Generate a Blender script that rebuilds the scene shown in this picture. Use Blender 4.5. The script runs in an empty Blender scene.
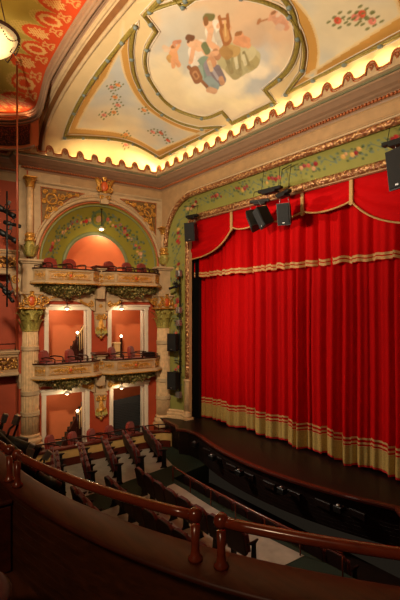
import bpy, math, random
import numpy as np
from mathutils import Matrix, Vector
random.seed(7)
rng = np.random.default_rng(7)
C = bpy.context.scene.collection
PI = math.pi
R = math.radians

# ------------------------------------------------------------------ helpers
def lin(r, g, b):
    f = lambda c: (c / 255 / 12.92) if c / 255 <= .04045 else ((c / 255 + .055) / 1.055) ** 2.4
    return (f(r), f(g), f(b), 1.0)

class MB:
    """collects vertices and faces of one mesh"""
    def __init__(s): s.v = []; s.f = []; s.mi = []; s.sm = []; s.cur = 0; s.M = None
    def add(s, vs, fs, smooth=False):
        o = len(s.v)
        if s.M is not None: vs = [tuple(s.M @ Vector(p)) for p in vs]
        s.v += [tuple(p) for p in vs]
        for f in fs: s.f.append([i + o for i in f]); s.mi.append(s.cur); s.sm.append(smooth)
        return s
    def box(s, x0, x1, y0, y1, z0, z1, M=None):
        vs = [(x, y, z) for z in (z0, z1) for y in (y0, y1) for x in (x0, x1)]
        if M is not None: vs = [tuple(M @ Vector(p)) for p in vs]
        return s.add(vs, [(0, 2, 3, 1), (4, 5, 7, 6), (0, 1, 5, 4), (2, 6, 7, 3), (0, 4, 6, 2), (1, 3, 7, 5)])
    def rbox(s, x0, x1, y0, y1, z0, z1, b=.02, M=None):
        """box with chamfered edges"""
        ax = [(x0, x1), (y0, y1), (z0, z1)]
        vs = []; ids = {}
        for k in range(3):
            for sx in (0, 1):
                for sy in (0, 1):
                    for sz in (0, 1):
                        sg = (sx, sy, sz); p = []
                        for a in range(3):
                            q = ax[a][sg[a]]
                            if a != k: q += b if sg[a] == 0 else -b
                            p.append(q)
                        ids[(k, sg)] = len(vs); vs.append(tuple(p))
        fs = []
        for k in range(3):
            o = [a for a in range(3) if a != k]
            for e in (0, 1):
                f = []
                for (p, q) in ((0, 0), (1, 0), (1, 1), (0, 1)):
                    sg = [0, 0, 0]; sg[k] = e; sg[o[0]] = p; sg[o[1]] = q
                    f.append(ids[(k, tuple(sg))])
                fs.append(f)
        for k in range(3):
            o = [a for a in range(3) if a != k]
            for p in (0, 1):
                for q in (0, 1):
                    f = []
                    for (w, e) in ((o[0], 0), (o[0], 1), (o[1], 1), (o[1], 0)):
                        sg = [0, 0, 0]; sg[k] = e; sg[o[0]] = p; sg[o[1]] = q
                        f.append(ids[(w, tuple(sg))])
                    fs.append(f)
        for sx in (0, 1):
            for sy in (0, 1):
                for sz in (0, 1):
                    fs.append([ids[(k, (sx, sy, sz))] for k in range(3)])
        if M is not None: vs = [tuple(M @ Vector(p)) for p in vs]
        return s.add(vs, fs)
    def prism(s, poly, y0, y1, M=None):
        """polygon in x,z pushed from y0 to y1"""
        n = len(poly)
        vs = [(x, y0, z) for x, z in poly] + [(x, y1, z) for x, z in poly]
        if M is not None: vs = [tuple(M @ Vector(p)) for p in vs]
        fs = [list(range(n)), list(range(2 * n - 1, n - 1, -1))]
        fs += [(i, (i + 1) % n, n + (i + 1) % n, n + i) for i in range(n)]
        return s.add(vs, fs)
    def slab(s, poly, z0, z1):
        n = len(poly)
        vs = [(x, y, z0) for x, y in poly] + [(x, y, z1) for x, y in poly]
        fs = [list(range(n - 1, -1, -1)), list(range(n, 2 * n))]
        fs += [(i, (i + 1) % n, n + (i + 1) % n, n + i) for i in range(n)]
        return s.add(vs, fs)
    def tube(s, pts, r, n=8, closed=False, caps=True, flat=1.0):
        pts = [Vector(p) for p in pts]; m = len(pts)
        rs = r if isinstance(r, (list, tuple)) else [r] * m
        tang = []
        for i in range(m):
            a = pts[(i - 1) % m] if (closed or i > 0) else pts[i]
            b = pts[(i + 1) % m] if (closed or i < m - 1) else pts[i]
            t = (b - a); tang.append(t.normalized() if t.length > 1e-9 else Vector((0, 0, 1)))
        up = Vector((0, 0, 1)) if abs(tang[0].z) < .9 else Vector((1, 0, 0))
        u = tang[0].cross(up).normalized(); vs = []
        for i in range(m):
            u = (u - tang[i] * u.dot(tang[i])).normalized(); w = tang[i].cross(u)
            for k in range(n):
                a = 2 * PI * k / n
                vs.append(tuple(pts[i] + (u * math.cos(a) + w * math.sin(a) * flat) * rs[i]))
        fs = []
        for i in range(m if closed else m - 1):
            j = (i + 1) % m
            for k in range(n):
                l = (k + 1) % n
                fs.append((i * n + k, i * n + l, j * n + l, j * n + k))
        if caps and not closed:
            fs.append(list(range(n - 1, -1, -1))); fs.append([(m - 1) * n + k for k in range(n)])
        return s.add(vs, fs, True)
    def cyl(s, p0, p1, r0, r1=None, n=12): return s.tube([p0, p1], [r0, r0 if r1 is None else r1], n)
    def lathe(s, prof, n=24, o=(0, 0, 0), M=None, smooth=True, a0=0, a1=2 * PI, fl=None):
        full = abs(a1 - a0 - 2 * PI) < 1e-6; m = n if full else n + 1
        vs = []
        for (r, z) in prof:
            for k in range(m):
                a = a0 + (a1 - a0) * k / n
                q = r * (fl(a, z) if fl else 1)
                vs.append((o[0] + q * math.cos(a), o[1] + q * math.sin(a), o[2] + z))
        if M is not None: vs = [tuple(M @ Vector(p)) for p in vs]
        fs = []
        for i in range(len(prof) - 1):
            for k in range(n):
                l = (k + 1) % m
                fs.append((i * m + k, i * m + l, (i + 1) * m + l, (i + 1) * m + k))
        if full:
            if prof[0][0] > 1e-5: fs.append(list(range(m - 1, -1, -1)))
            if prof[-1][0] > 1e-5: fs.append([(len(prof) - 1) * m + k for k in range(m)])
        return s.add(vs, fs, smooth)
    def ball(s, c, r, n=8, M=None):
        rr = r if isinstance(r, (list, tuple)) else (r, r, r)
        vs = [(0, 0, -1)]; h = max(4, n // 2)
        for i in range(1, h):
            p = -PI / 2 + PI * i / h
            for k in range(n):
                a = 2 * PI * k / n
                vs.append((math.cos(p) * math.cos(a), math.cos(p) * math.sin(a), math.sin(p)))
        vs.append((0, 0, 1))
        vs = [(x * rr[0], y * rr[1], z * rr[2]) for x, y, z in vs]
        if M is not None: vs = [tuple(M @ Vector(p)) for p in vs]
        vs = [(x + c[0], y + c[1], z + c[2]) for x, y, z in vs]
        fs = [(0, 1 + (k + 1) % n, 1 + k) for k in range(n)]
        for i in range(h - 2):
            for k in range(n):
                l = (k + 1) % n
                fs.append((1 + i * n + k, 1 + i * n + l, 1 + (i + 1) * n + l, 1 + (i + 1) * n + k))
        t = len(vs) - 1; b = 1 + (h - 2) * n
        fs += [(t, b + k, b + (k + 1) % n) for k in range(n)]
        return s.add(vs, fs, True)
    def grid(s, P, smooth=True, flip=False):
        """P: rows of points"""
        h = len(P); w = len(P[0])
        vs = [p for row in P for p in row]
        fs = [(i * w + j, i * w + j + 1, (i + 1) * w + j + 1, (i + 1) * w + j) for i in range(h - 1) for j in range(w - 1)]
        if flip: fs = [f[::-1] for f in fs]
        return s.add(vs, fs, smooth)
    def run(s, path, prof, smooth=False):
        """profile (out, z) swept along a level path; out points to the right of the walk"""
        n = len(path); P = []
        for i, (x, y) in enumerate(path):
            d0 = Vector((x - path[i - 1][0], y - path[i - 1][1])).normalized() if i > 0 else None
            d1 = Vector((path[i + 1][0] - x, path[i + 1][1] - y)).normalized() if i < n - 1 else None
            d0 = d0 or d1; d1 = d1 or d0
            n0 = Vector((d0.y, -d0.x)); n1 = Vector((d1.y, -d1.x))
            m = (n0 + n1).normalized(); k = 1 / max(.3, m.dot(n0)); m = m * k
            P.append([(x + m.x * o, y + m.y * o, z) for o, z in prof])
        return s.grid(P, smooth)
    def leaf(s, c, d, up, L, W, curl=.5):
        """one curling acanthus leaf: grows along up from c, tips over towards d"""
        c = Vector(c); d = Vector(d).normalized(); up = Vector(up).normalized(); sd = up.cross(d).normalized()
        P = []
        for i in range(6):
            t = i / 5; w = W * (math.sin(PI * min(1, .15 + t * .85)) ** .7) * (1 if i < 5 else .25)
            h = L * (math.sin(t * 2.1) / math.sin(2.1) if curl > .8 else math.sin(t * 1.9)); o = curl * L * t * t
            q = c + up * h + d * o
            P.append([tuple(q - sd * w + d * .0), tuple(q - sd * w * .5 + d * W * .35), tuple(q + d * W * .12), tuple(q + sd * w * .5 + d * W * .35), tuple(q + sd * w)])
        return s.grid(P)
    def scroll(s, c, r, turns, a0, sgn=1, tr=.02, M=None, n=26):
        """flat spiral in the x,z plane"""
        pts = []; rs = []
        for i in range(n):
            t = i / (n - 1); a = a0 + sgn * turns * 2 * PI * t; q = r * (1 - .85 * t)
            pts.append((c[0] + q * math.cos(a), c[1], c[2] + q * math.sin(a))); rs.append(tr * (1 - .3 * t))
        if M is not None: pts = [tuple(M @ Vector(p)) for p in pts]
        return s.tube(pts, rs, 6)
    def flower(s, c, r, nrm=(0, -1, 0), n=6):
        nrm = Vector(nrm).normalized(); q = nrm.to_track_quat('Z', 'Y').to_matrix().to_4x4(); T = Matrix.Translation(Vector(c)) @ q
        for k in range(n):
            a = 2 * PI * k / n
            M = T @ Matrix.Rotation(a, 4, 'Z')
            m2 = MB(); m2.ball((r * .6, 0, 0), (r * .42, r * .3, r * .18), 6)
            s.add([tuple(M @ Vector(p)) for p in m2.v], m2.f, True)
        m2 = MB(); m2.ball((0, 0, r * .1), (r * .28, r * .28, r * .22), 6)
        return s.add([tuple(T @ Vector(p)) for p in m2.v], m2.f, True)
    def build(s, name, mat, parent=None, mw=None, smooth=None):
        me = bpy.data.meshes.new(name); me.from_pydata(s.v, [], s.f)
        for m in (mat if isinstance(mat, (list, tuple)) else [mat]): me.materials.append(m)
        me.polygons.foreach_set('material_index', s.mi)
        me.polygons.foreach_set('use_smooth', s.sm if smooth is None else [smooth] * len(s.sm))
        me.update()
        o = bpy.data.objects.new(name, me); C.objects.link(o)
        if parent is not None: o.parent = parent
        if mw is not None: o.matrix_world = mw
        return o

def paint(o, cols, name='paint'):
    a = o.data.color_attributes.new(name, 'FLOAT_COLOR', 'POINT')
    a.data.foreach_set('color', np.asarray(cols, np.float32).ravel())

def thing(name, label, cat, M=None, group=None):
    o = bpy.data.objects.new(name, None); C.objects.link(o); o.empty_display_size = .1
    if M is not None: o.matrix_world = M
    return tag(o, label, cat, group)
def tag(o, label, cat, group=None):
    o['label'] = label; o['category'] = cat
    if group: o['group'] = group
    return o
def struct(o): o['kind'] = 'structure'; return o
def dup(root, M, label, group=None):
    r = root.copy(); C.objects.link(r); r.matrix_world = M; r['label'] = label
    if group: r['group'] = group
    for ch in list(root.children):
        c = ch.copy(); C.objects.link(c); c.parent = r
        for g in list(ch.children):
            d = g.copy(); C.objects.link(d); d.parent = c
    return r
def T(x, y, z, rz=0): return Matrix.Translation((x, y, z)) @ Matrix.Rotation(rz, 4, 'Z')

# ------------------------------------------------------------------ materials
def mat(name, col, rough=.6, metal=0.0, var=.15, scale=6, bump=0.0, bscale=40, emit=None, estr=0, spec=.5, sheen=0, coat=0):
    m = bpy.data.materials.new(name); m.use_nodes = True
    nt = m.node_tree; b = nt.nodes['Principled BSDF']; L = nt.links.new
    b.inputs['Roughness'].default_value = rough; b.inputs['Metallic'].default_value = metal
    b.inputs['Specular IOR Level'].default_value = spec
    if sheen: b.inputs['Sheen Weight'].default_value = sheen
    if coat: b.inputs['Coat Weight'].default_value = coat; b.inputs['Coat Roughness'].default_value = .12
    tc = nt.nodes.new('ShaderNodeTexCoord')
    if var > 0:
        n = nt.nodes.new('ShaderNodeTexNoise'); n.inputs['Scale'].default_value = scale; n.inputs['Detail'].default_value = 4
        L(tc.outputs['Object'], n.inputs['Vector'])
        r = nt.nodes.new('ShaderNodeValToRGB')
        r.color_ramp.elements[0].position = .3; r.color_ramp.elements[1].position = .7
        r.color_ramp.elements[0].color = [c * (1 - var) for c in col[:3]] + [1]
        r.color_ramp.elements[1].color = [min(1, c * (1 + var)) for c in col[:3]] + [1]
        L(n.outputs['Fac'], r.inputs['Fac']); L(r.outputs['Color'], b.inputs['Base Color'])
    else: b.inputs['Base Color'].default_value = col
    if bump > 0:
        n2 = nt.nodes.new('ShaderNodeTexNoise'); n2.inputs['Scale'].default_value = bscale; n2.inputs['Detail'].default_value = 3
        L(tc.outputs['Object'], n2.inputs['Vector'])
        bp = nt.nodes.new('ShaderNodeBump'); bp.inputs['Strength'].default_value = bump; bp.inputs['Distance'].default_value = .02
        L(n2.outputs['Fac'], bp.inputs['Height']); L(bp.outputs['Normal'], b.inputs['Normal'])
    if emit: b.inputs['Emission Color'].default_value = emit; b.inputs['Emission Strength'].default_value = estr
    return m

def carved(name, lo, hi, metal=.5, rough=.4, scale=18, strength=1.0):
    """gilded carving: cellular relief, gold on the high spots"""
    m = bpy.data.materials.new(name); m.use_nodes = True
    nt = m.node_tree; b = nt.nodes['Principled BSDF']; L = nt.links.new
    tc = nt.nodes.new('ShaderNodeTexCoord')
    v = nt.nodes.new('ShaderNodeTexVoronoi'); v.inputs['Scale'].default_value = scale; v.feature = 'SMOOTH_F1'
    L(tc.outputs['Object'], v.inputs['Vector'])
    r = nt.nodes.new('ShaderNodeValToRGB'); r.color_ramp.elements[0].position = .12; r.color_ramp.elements[1].position = .5
    r.color_ramp.elements[0].color = hi; r.color_ramp.elements[1].color = lo
    L(v.outputs['Distance'], r.inputs['Fac']); L(r.outputs['Color'], b.inputs['Base Color'])
    bp = nt.nodes.new('ShaderNodeBump'); bp.invert = True; bp.inputs['Strength'].default_value = strength; bp.inputs['Distance'].default_value = .04
    L(v.outputs['Distance'], bp.inputs['Height']); L(bp.outputs['Normal'], b.inputs['Normal'])
    b.inputs['Metallic'].default_value = metal; b.inputs['Roughness'].default_value = rough
    return m

def painted(name, rough=.7):
    m = bpy.data.materials.new(name); m.use_nodes = True
    nt = m.node_tree; b = nt.nodes['Principled BSDF']; L = nt.links.new
    a = nt.nodes.new('ShaderNodeVertexColor'); a.layer_name = 'paint'
    tc = nt.nodes.new('ShaderNodeTexCoord')
    n = nt.nodes.new('ShaderNodeTexNoise'); n.inputs['Scale'].default_value = 3; n.inputs['Detail'].default_value = 5
    L(tc.outputs['Object'], n.inputs['Vector'])
    h = nt.nodes.new('ShaderNodeHueSaturation'); mp = nt.nodes.new('ShaderNodeMapRange')
    mp.inputs['To Min'].default_value = .9; mp.inputs['To Max'].default_value = 1.1
    L(n.outputs['Fac'], mp.inputs['Value']); L(mp.outputs['Result'], h.inputs['Value'])
    L(a.outputs['Color'], h.inputs['Color']); L(h.outputs['Color'], b.inputs['Base Color'])
    b.inputs['Roughness'].default_value = rough; b.inputs['Specular IOR Level'].default_value = .2
    return m

def wood(name, lo, hi, rough=.3, sc=(2, 30, 30), coat=.3, boards=0):
    m = bpy.data.materials.new(name); m.use_nodes = True
    nt = m.node_tree; b = nt.nodes['Principled BSDF']; L = nt.links.new
    tc = nt.nodes.new('ShaderNodeTexCoord'); mp = nt.nodes.new('ShaderNodeMapping'); mp.inputs['Scale'].default_value = sc
    n = nt.nodes.new('ShaderNodeTexNoise'); n.inputs['Scale'].default_value = 1; n.inputs['Detail'].default_value = 6; n.inputs['Distortion'].default_value = .6
    L(tc.outputs['Object'], mp.inputs['Vector']); L(mp.outputs['Vector'], n.inputs['Vector'])
    r = nt.nodes.new('ShaderNodeValToRGB'); r.color_ramp.elements[0].position = .3; r.color_ramp.elements[1].position = .7
    r.color_ramp.elements[0].color = lo; r.color_ramp.elements[1].color = hi
    L(n.outputs['Fac'], r.inputs['Fac']); L(r.outputs['Color'], b.inputs['Base Color'])
    b.inputs['Roughness'].default_value = rough; b.inputs['Specular IOR Level'].default_value = .3; b.inputs['Coat Weight'].default_value = coat; b.inputs['Coat Roughness'].default_value = .15
    if boards:
        w = nt.nodes.new('ShaderNodeTexWave'); w.bands_direction = 'Z'; w.wave_profile = 'SAW'; w.inputs['Scale'].default_value = boards
        L(tc.outputs['Object'], w.inputs['Vector'])
        bp = nt.nodes.new('ShaderNodeBump'); bp.inputs['Strength'].default_value = .6; bp.inputs['Distance'].default_value = .02
        L(w.outputs['Fac'], bp.inputs['Height']); L(bp.outputs['Normal'], b.inputs['Normal'])
    return m

def velvet(name, col, dark=.55, fold=0.0):
    m = mat(name, col, .8, 0, .04, 5, spec=.06)
    return m

M_ = {}
M_['cream'] = mat('cream plaster', lin(188, 160, 122), .6, 0, .12, 5, .15, 60)
M_['tan'] = mat('tan plaster', lin(176, 140, 98), .6, 0, .12, 4, .1, 50)
M_['stone'] = mat('glazed column stone', lin(216, 180, 134), .5, 0, .16, 9, .1, 60)
M_['white'] = mat('white painted trim', lin(222, 208, 186), .45, 0, .05)
M_['red'] = mat('terracotta red wall', lin(170, 64, 28), .7, 0, .1, 3)
M_['orange'] = mat('orange wall', lin(208, 112, 64), .7, 0, .06, 2)
M_['gold'] = mat('gilding', lin(205, 150, 66), .35, .55, .25, 14, .5, 70)
M_['goldred'] = mat('red gold beading', lin(178, 100, 56), .45, .3, .3, 40, .5, 80)
M_['rope'] = carved('carved copper gilding', lin(142, 88, 54), lin(230, 182, 120), .4, .38, 15)
M_['relief'] = carved('gilded relief', lin(110, 66, 30), lin(226, 168, 78), .5, .38, 14)
M_['leafy'] = carved('green gold foliage', lin(92, 88, 40), lin(222, 192, 116), .25, .5, 20)
M_['leaf'] = mat('green gold leaf', lin(168, 154, 76), .5, .2, .35, 26, .4, 60)
M_['greenrim'] = mat('sage green moulding', lin(122, 128, 84), .5, 0, .1)
M_['oliverib'] = mat('olive gilt ribbon moulding', lin(140, 122, 52), .5, .15, .3, 22, .4, 50)
M_['fillet'] = mat('grey green fillet', lin(112, 112, 82), .5)
M_['mocha'] = mat('mocha moulding', lin(150, 118, 92), .55, 0, .08)
M_['umber'] = mat('umber band', lin(120, 76, 34), .6, 0, .1)
M_['paint'] = painted('decorative painting')
M_['curtain'] = velvet('red velvet curtain', lin(188, 6, 8))
M_['swag'] = velvet('red velvet valance', lin(190, 8, 12))
M_['braid'] = mat('tan gold braid', lin(205, 160, 98), .7, 0, .3, 60, .6, 140)
M_['braidred'] = mat('red braid', lin(190, 14, 12), .7)
M_['fringe'] = mat('gold bullion fringe', lin(182, 150, 78), .7, 0, .25, 40, .3, 90)
M_['wood'] = wood('varnished mahogany', lin(56, 20, 8), lin(80, 30, 11), .5, (3, 26, 26), .0)
M_['rail'] = wood('polished rail mahogany', lin(98, 35, 16), lin(128, 50, 24), .25, (3, 20, 20), .6)
M_['boards'] = wood('dark panel boards', lin(64, 32, 18), lin(92, 48, 27), .45, (3, 30, 30), .2, 7)
M_['redwood'] = wood('dark red wood cap', lin(72, 24, 14), lin(94, 32, 18), .4, (8, 30, 30))
M_['stage'] = wood('dark stage boards', lin(22, 12, 9), lin(32, 17, 12), .45, (2, 14, 2), .05)
M_['black'] = mat('matt black metal', lin(15, 14, 14), .5, .2, .1)
M_['grille'] = mat('black speaker grille', lin(9, 9, 10), .7, 0, .2, 60, .3, 300)
M_['steel'] = mat('worn steel', lin(150, 148, 146), .35, .8, .1)
M_['lens'] = mat('dark glass lens', lin(60, 66, 74), .05, .3, 0)
M_['seat'] = mat('dark red plush', lin(96, 18, 14), .8, 0, .15, 12, sheen=.2)
M_['chairplush'] = mat('armchair plush', lin(136, 36, 20), .75, 0, .15, 12, sheen=.2)
M_['darkwood'] = wood('dark chair wood', lin(40, 16, 10), lin(62, 26, 16), .4, (10, 30, 30))
M_['seatwood'] = mat('dark seat shell', lin(44, 16, 10), .6, 0, .2)
M_['terracotta'] = mat('side terracotta wall', lin(168, 70, 38), .7, 0, .12, 2)
M_['filigree'] = carved('gilt filigree on cream', lin(190, 154, 110), lin(222, 166, 84), .2, .45, 30, .6)
M_['spandrel'] = mat('dark gold ground', lin(120, 88, 46), .55, .1, .25, 20, .3, 60)
M_['apron'] = wood('nearly black boards', lin(24, 12, 8), lin(36, 18, 12), .5, (3, 30, 30), .0, 4)
M_['carpet'] = mat('dark green carpet', lin(30, 46, 32), .95, 0, .2, 60, .3, 200)
M_['rowfloor'] = mat('pale worn floor boards', lin(172, 164, 150), .6, 0, .15, 4)
M_['ochre'] = mat('ochre painted parapet', lin(206, 166, 98), .6, 0, .1)
M_['bulb'] = mat('lit lamp glass', lin(255, 235, 200), .3, 0, 0, emit=(1, .78, .45, 1), estr=9)
M_['bowl'] = mat('lit alabaster bowl', lin(245, 220, 160), .35, 0, .08, 5, emit=(1, .7, .3, 1), estr=.4)
M_['bronze'] = mat('dark bronze', lin(52, 30, 18), .4, .5, .1)
M_['copperpole'] = mat('copper painted pole', lin(150, 70, 42), .4, .2, .1)
M_['shutter'] = mat('dark slatted shutter', lin(46, 46, 46), .6, .1, .1)
M_['baluster'] = mat('cream balusters', lin(226, 190, 130), .5, 0, .08)
M_['shield'] = mat('orange enamel shield', lin(206, 92, 44), .4, 0, .1)
M_['grating'] = carved('dark copper grating', lin(40, 18, 10), lin(110, 50, 26), .2, .6, 22)
# ------------------------------------------------------------------ the place
# x runs along the stage front, y towards the back of the stage, z up; the proscenium wall stands at y = 0
BX = Vector((.0953, .99545, 0)); BY = Vector((-.99545, .0953, 0)); BO = Vector((-6.358, -4.683, 0))
B = Matrix(((BX.x, BY.x, 0, BO.x), (BX.y, BY.y, 0, BO.y), (0, 0, 1, 0), (0, 0, 0, 1)))   # frame of the wall of boxes
def bp(x, y, z=0): return B @ Vector((x, y, z))
SPRING, RISE, HALF, DEEP = 9.78, 1.47, 5.85, 4.4
def vault(X, Y):
    a = np.clip(np.abs(X) / HALF, 0, 1); b = np.clip(-np.asarray(Y) / DEEP, 0, 1)
    g = (1 - a ** 2.3) ** (1 / 2.3); h = 1 - (1 - b) ** 1.6
    return SPRING + RISE * np.maximum(0, 1 - ((1 - g) ** 5 + (1 - h) ** 5) ** .2)
def on(X, Y, dz=0): return (X, Y, float(vault(X, Y)) + dz)

# --- painted vault over the front of the house
MJ = [[28.89, 33.68], [-9.43, 43.42]]
MURAL = [(-0.01, -3.87, 0.49, -3.52, 34, (226, 188, 142), 1), (1.4, -2.61, 1.16, -1.93, 34, (222, 184, 146), 1), (-0.49, -3.32, -1.31, -3.04, 20, (196, 192, 180), 1), (-1.84, -2.8, -1.57, -2.03, 26, (238, 218, 176), 1), (-1.52, -1.77, -0.42, -1.16, 16, (246, 228, 184), 1), (-0.0, -1.55, 0.62, -1.46, 20, (240, 220, 184), 1), (0.72, -1.85, 0.79, -1.63, 14, (196, 196, 190), 1), (0.0, -1.25, 0.52, -1.16, 14, (188, 192, 192), 1), (-0.33, -3.18, -0.87, -2.27, 15, (190, 192, 184), 1), (-1.25, -2.17, -1.14, -1.77, 12, (248, 232, 196), 1), (-0.7, -1.63, -0.21, -1.45, 12, (250, 234, 198), 1), (0.5, -1.54, 0.63, -1.38, 8, (252, 236, 206), 1), (0.78, -3.28, 1.15, -2.96, 14, (214, 186, 152), 1), (0.94, -2.25, 1.21, -2.16, 12, (206, 176, 146), 1), (-0.07, -3.6, 0.0, -3.33, 16, (206, 196, 176), 1), (0.43, -3.17, 0.11, -2.84, 12, (202, 190, 168), 1), (0.4, -2.11, 0.52, -1.75, 11, (196, 186, 140), 0), (0.16, -2.12, 0.22, -1.75, 10, (186, 178, 132), 0), (0.03, -1.87, 0.02, -1.67, 6, (170, 158, 112), 0), (0.58, -1.86, 0.57, -1.66, 6, (176, 162, 110), 0), (0.61, -2.12, 0.66, -1.89, 7, (206, 196, 152), 0), (0.2, -2.2, -0.05, -1.77, 2, (150, 138, 96), 0), (0.43, -2.16, -0.07, -1.8, 1.3, (156, 146, 102), 0), (0.55, -2.11, 0.17, -1.71, 1.6, (154, 142, 98), 0), (0.6, -2.0, 0.46, -1.7, 1.3, (150, 138, 92), 0), (0.34, -2.01, 0.16, -1.79, 1.6, (218, 210, 172), 0), (0.52, -1.94, 0.4, -1.75, 1.6, (220, 212, 172), 0), (0.26, -2.35, 0.45, -2.11, 5, (196, 160, 98), 0), (0.23, -2.32, 0.25, -2.14, 4.5, (178, 136, 80), 0), (0.48, -2.81, 0.28, -2.52, 7.5, (240, 232, 214), 0), (0.36, -2.75, 0.13, -2.55, 4.5, (226, 216, 198), 0), (0.5, -2.66, 0.26, -2.42, 2.4, (206, 196, 178), 0), (0.47, -2.76, 0.31, -2.55, 1.2, (204, 192, 174), 0), (0.5, -2.93, 0.43, -2.82, 3, (232, 180, 140), 0), (0.55, -3.01, 0.53, -2.97, 4.4, (236, 186, 146), 0), (0.6, -3.09, 0.69, -3.0, 3, (112, 108, 62), 0), (0.55, -3.06, 0.48, -2.98, 2.2, (140, 92, 52), 0), (0.4, -2.79, 0.14, -2.64, 2.8, (232, 180, 140), 0), (0.12, -2.62, 0.15, -2.4, 2.6, (232, 178, 138), 0), (0.66, -2.78, 0.81, -2.74, 2.6, (234, 182, 142), 0), (0.82, -2.73, 0.78, -2.59, 2.4, (230, 176, 134), 0), (0.68, -2.66, 0.51, -2.41, 4.6, (170, 106, 60), 0), (0.68, -2.62, 0.54, -2.45, 2.6, (206, 150, 90), 0), (0.68, -2.72, 0.83, -2.92, 1.4, (164, 100, 54), 0), (0.79, -2.62, 1.0, -2.84, 1.4, (164, 100, 54), 0), (0.8, -2.86, 0.94, -2.78, 1, (164, 100, 54), 0), (0.84, -2.77, 0.58, -2.52, 0.8, (224, 184, 120), 0), (0.04, -2.38, -0.01, -2.24, 3.2, (184, 130, 94), 0), (-0.07, -2.39, 0.05, -2.33, 2.4, (230, 176, 136), 0), (-0.32, -2.7, -0.58, -2.41, 7, (238, 228, 212), 0), (-0.1, -2.71, -0.42, -2.41, 5.5, (230, 218, 200), 0), (-0.18, -2.79, -0.14, -2.67, 4.5, (234, 184, 144), 0), (-0.21, -2.9, -0.23, -2.86, 3.8, (234, 184, 146), 0), (-0.15, -3.01, -0.09, -2.93, 2.8, (112, 72, 48), 0), (-0.18, -2.95, -0.24, -2.93, 1.6, (112, 72, 48), 0), (-0.32, -2.73, -0.69, -2.53, 2.6, (232, 178, 138), 0), (-0.11, -2.6, -0.19, -2.37, 2.4, (228, 174, 134), 0), (-0.02, -2.65, -0.1, -2.48, 3, (112, 122, 82), 0), (-0.48, -2.32, -0.7, -2.05, 8, (128, 152, 136), 0), (-0.7, -2.05, -0.8, -1.78, 7, (120, 146, 142), 0), (-0.74, -2.27, -0.67, -2.4, 4, (226, 218, 202), 0), (-0.65, -2.29, -0.89, -2.04, 3.2, (150, 172, 158), 0), (-0.36, -2.23, -0.58, -1.9, 6, (146, 138, 150), 0), (-0.36, -2.03, -0.5, -1.73, 5.6, (128, 116, 126), 0), (-0.4, -2.12, -0.51, -1.81, 1.4, (176, 170, 180), 0), (-0.79, -1.91, -0.8, -1.69, 5.5, (142, 162, 164), 0), (-1.0, -1.72, -0.9, -1.6, 3.2, (216, 170, 132), 0), (-0.23, -2.29, -0.27, -2.18, 4, (206, 150, 110), 0), (-0.31, -2.27, -0.44, -2.08, 2, (222, 190, 150), 0), (-0.44, -1.79, -0.51, -1.67, 2.6, (204, 152, 114), 0), (-0.85, -2.31, -0.98, -2.09, 5.4, (150, 98, 64), 0), (-0.9, -2.25, -0.95, -2.14, 3, (190, 138, 94), 0), (-0.91, -2.23, -0.94, -2.16, 1.4, (140, 90, 60), 0), (-0.94, -2.07, -0.96, -1.81, 1.6, (150, 98, 66), 0), (-0.87, -2.47, -0.88, -2.39, 1.8, (150, 98, 64), 0), (-0.81, -2.97, -0.95, -2.83, 4.6, (230, 164, 112), 0), (-0.69, -3.06, -0.7, -3.03, 3.3, (232, 172, 126), 0), (-0.68, -3.07, -0.64, -3.05, 1.6, (150, 100, 60), 0), (-1.07, -2.86, -1.03, -2.94, 3, (206, 158, 90), 0), (-0.94, -2.82, -1.03, -2.64, 2.5, (228, 162, 114), 0), (-0.99, -2.85, -1.18, -2.7, 2.5, (228, 162, 114), 0), (-0.74, -2.95, -0.52, -3.0, 2, (230, 166, 120), 0), (-0.83, -3.1, -0.85, -3.2, 2.2, (216, 186, 156), 0), (-0.85, -3.06, -0.92, -3.12, 1.6, (224, 196, 168), 0), (-0.54, -3.12, -0.41, -3.05, 2, (206, 138, 104), 0), (-0.56, -3.11, -0.61, -3.05, 1.2, (206, 138, 104), 0), (0.81, -2.35, 0.81, -2.33, 4, (228, 160, 114), 0), (0.82, -2.41, 0.89, -2.38, 2, (160, 104, 60), 0), (0.76, -2.26, 0.82, -2.15, 4.5, (224, 156, 112), 0), (0.82, -2.15, 0.82, -2.05, 2.2, (226, 160, 116), 0), (0.65, -2.3, 0.67, -2.25, 2.4, (222, 154, 110), 0), (1.79, -2.24, 1.78, -2.11, 4, (218, 156, 124), 0), (1.76, -2.3, 1.77, -2.29, 3, (222, 160, 124), 0), (1.77, -2.32, 1.81, -2.31, 1.4, (150, 100, 64), 0), (1.78, -2.11, 1.86, -2.01, 2.3, (218, 156, 124), 0), (1.77, -2.04, 1.79, -1.91, 2.1, (212, 148, 116), 0), (1.67, -2.26, 1.4, -2.34, 0.8, (176, 116, 74), 0), (1.44, -2.36, 1.39, -2.33, 1.6, (176, 116, 74), 0), (1.66, -2.04, 1.71, -1.97, 2.4, (214, 178, 152), 0), (1.73, -2.22, 1.64, -2.26, 1.8, (218, 156, 124), 0), (1.84, -2.23, 1.91, -2.24, 2, (224, 192, 168), 0)]
ROSES = [(-4.5, -3.0, 'p'), (-4.24, -2.8, 'o'), (-3.87, -2.85, 'p'), (-3.6, -3.08, 'o'), (-3.27, -3.34, 'p'), (-3.07, -3.26, 'o'), (-3.4, -2.24, 'o'), (-4.03, -1.55, 'p'), (-3.8, -1.39, 'r'), (-3.87, -1.08, 'r'), (-4.93, -2.02, 'o'), (-5.32, -1.81, 'p'), (2.71, -1.5, 'r'), (3.01, -1.38, 'p'), (3.15, -1.37, 'r'), (3.23, -1.16, 'p')]
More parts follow.
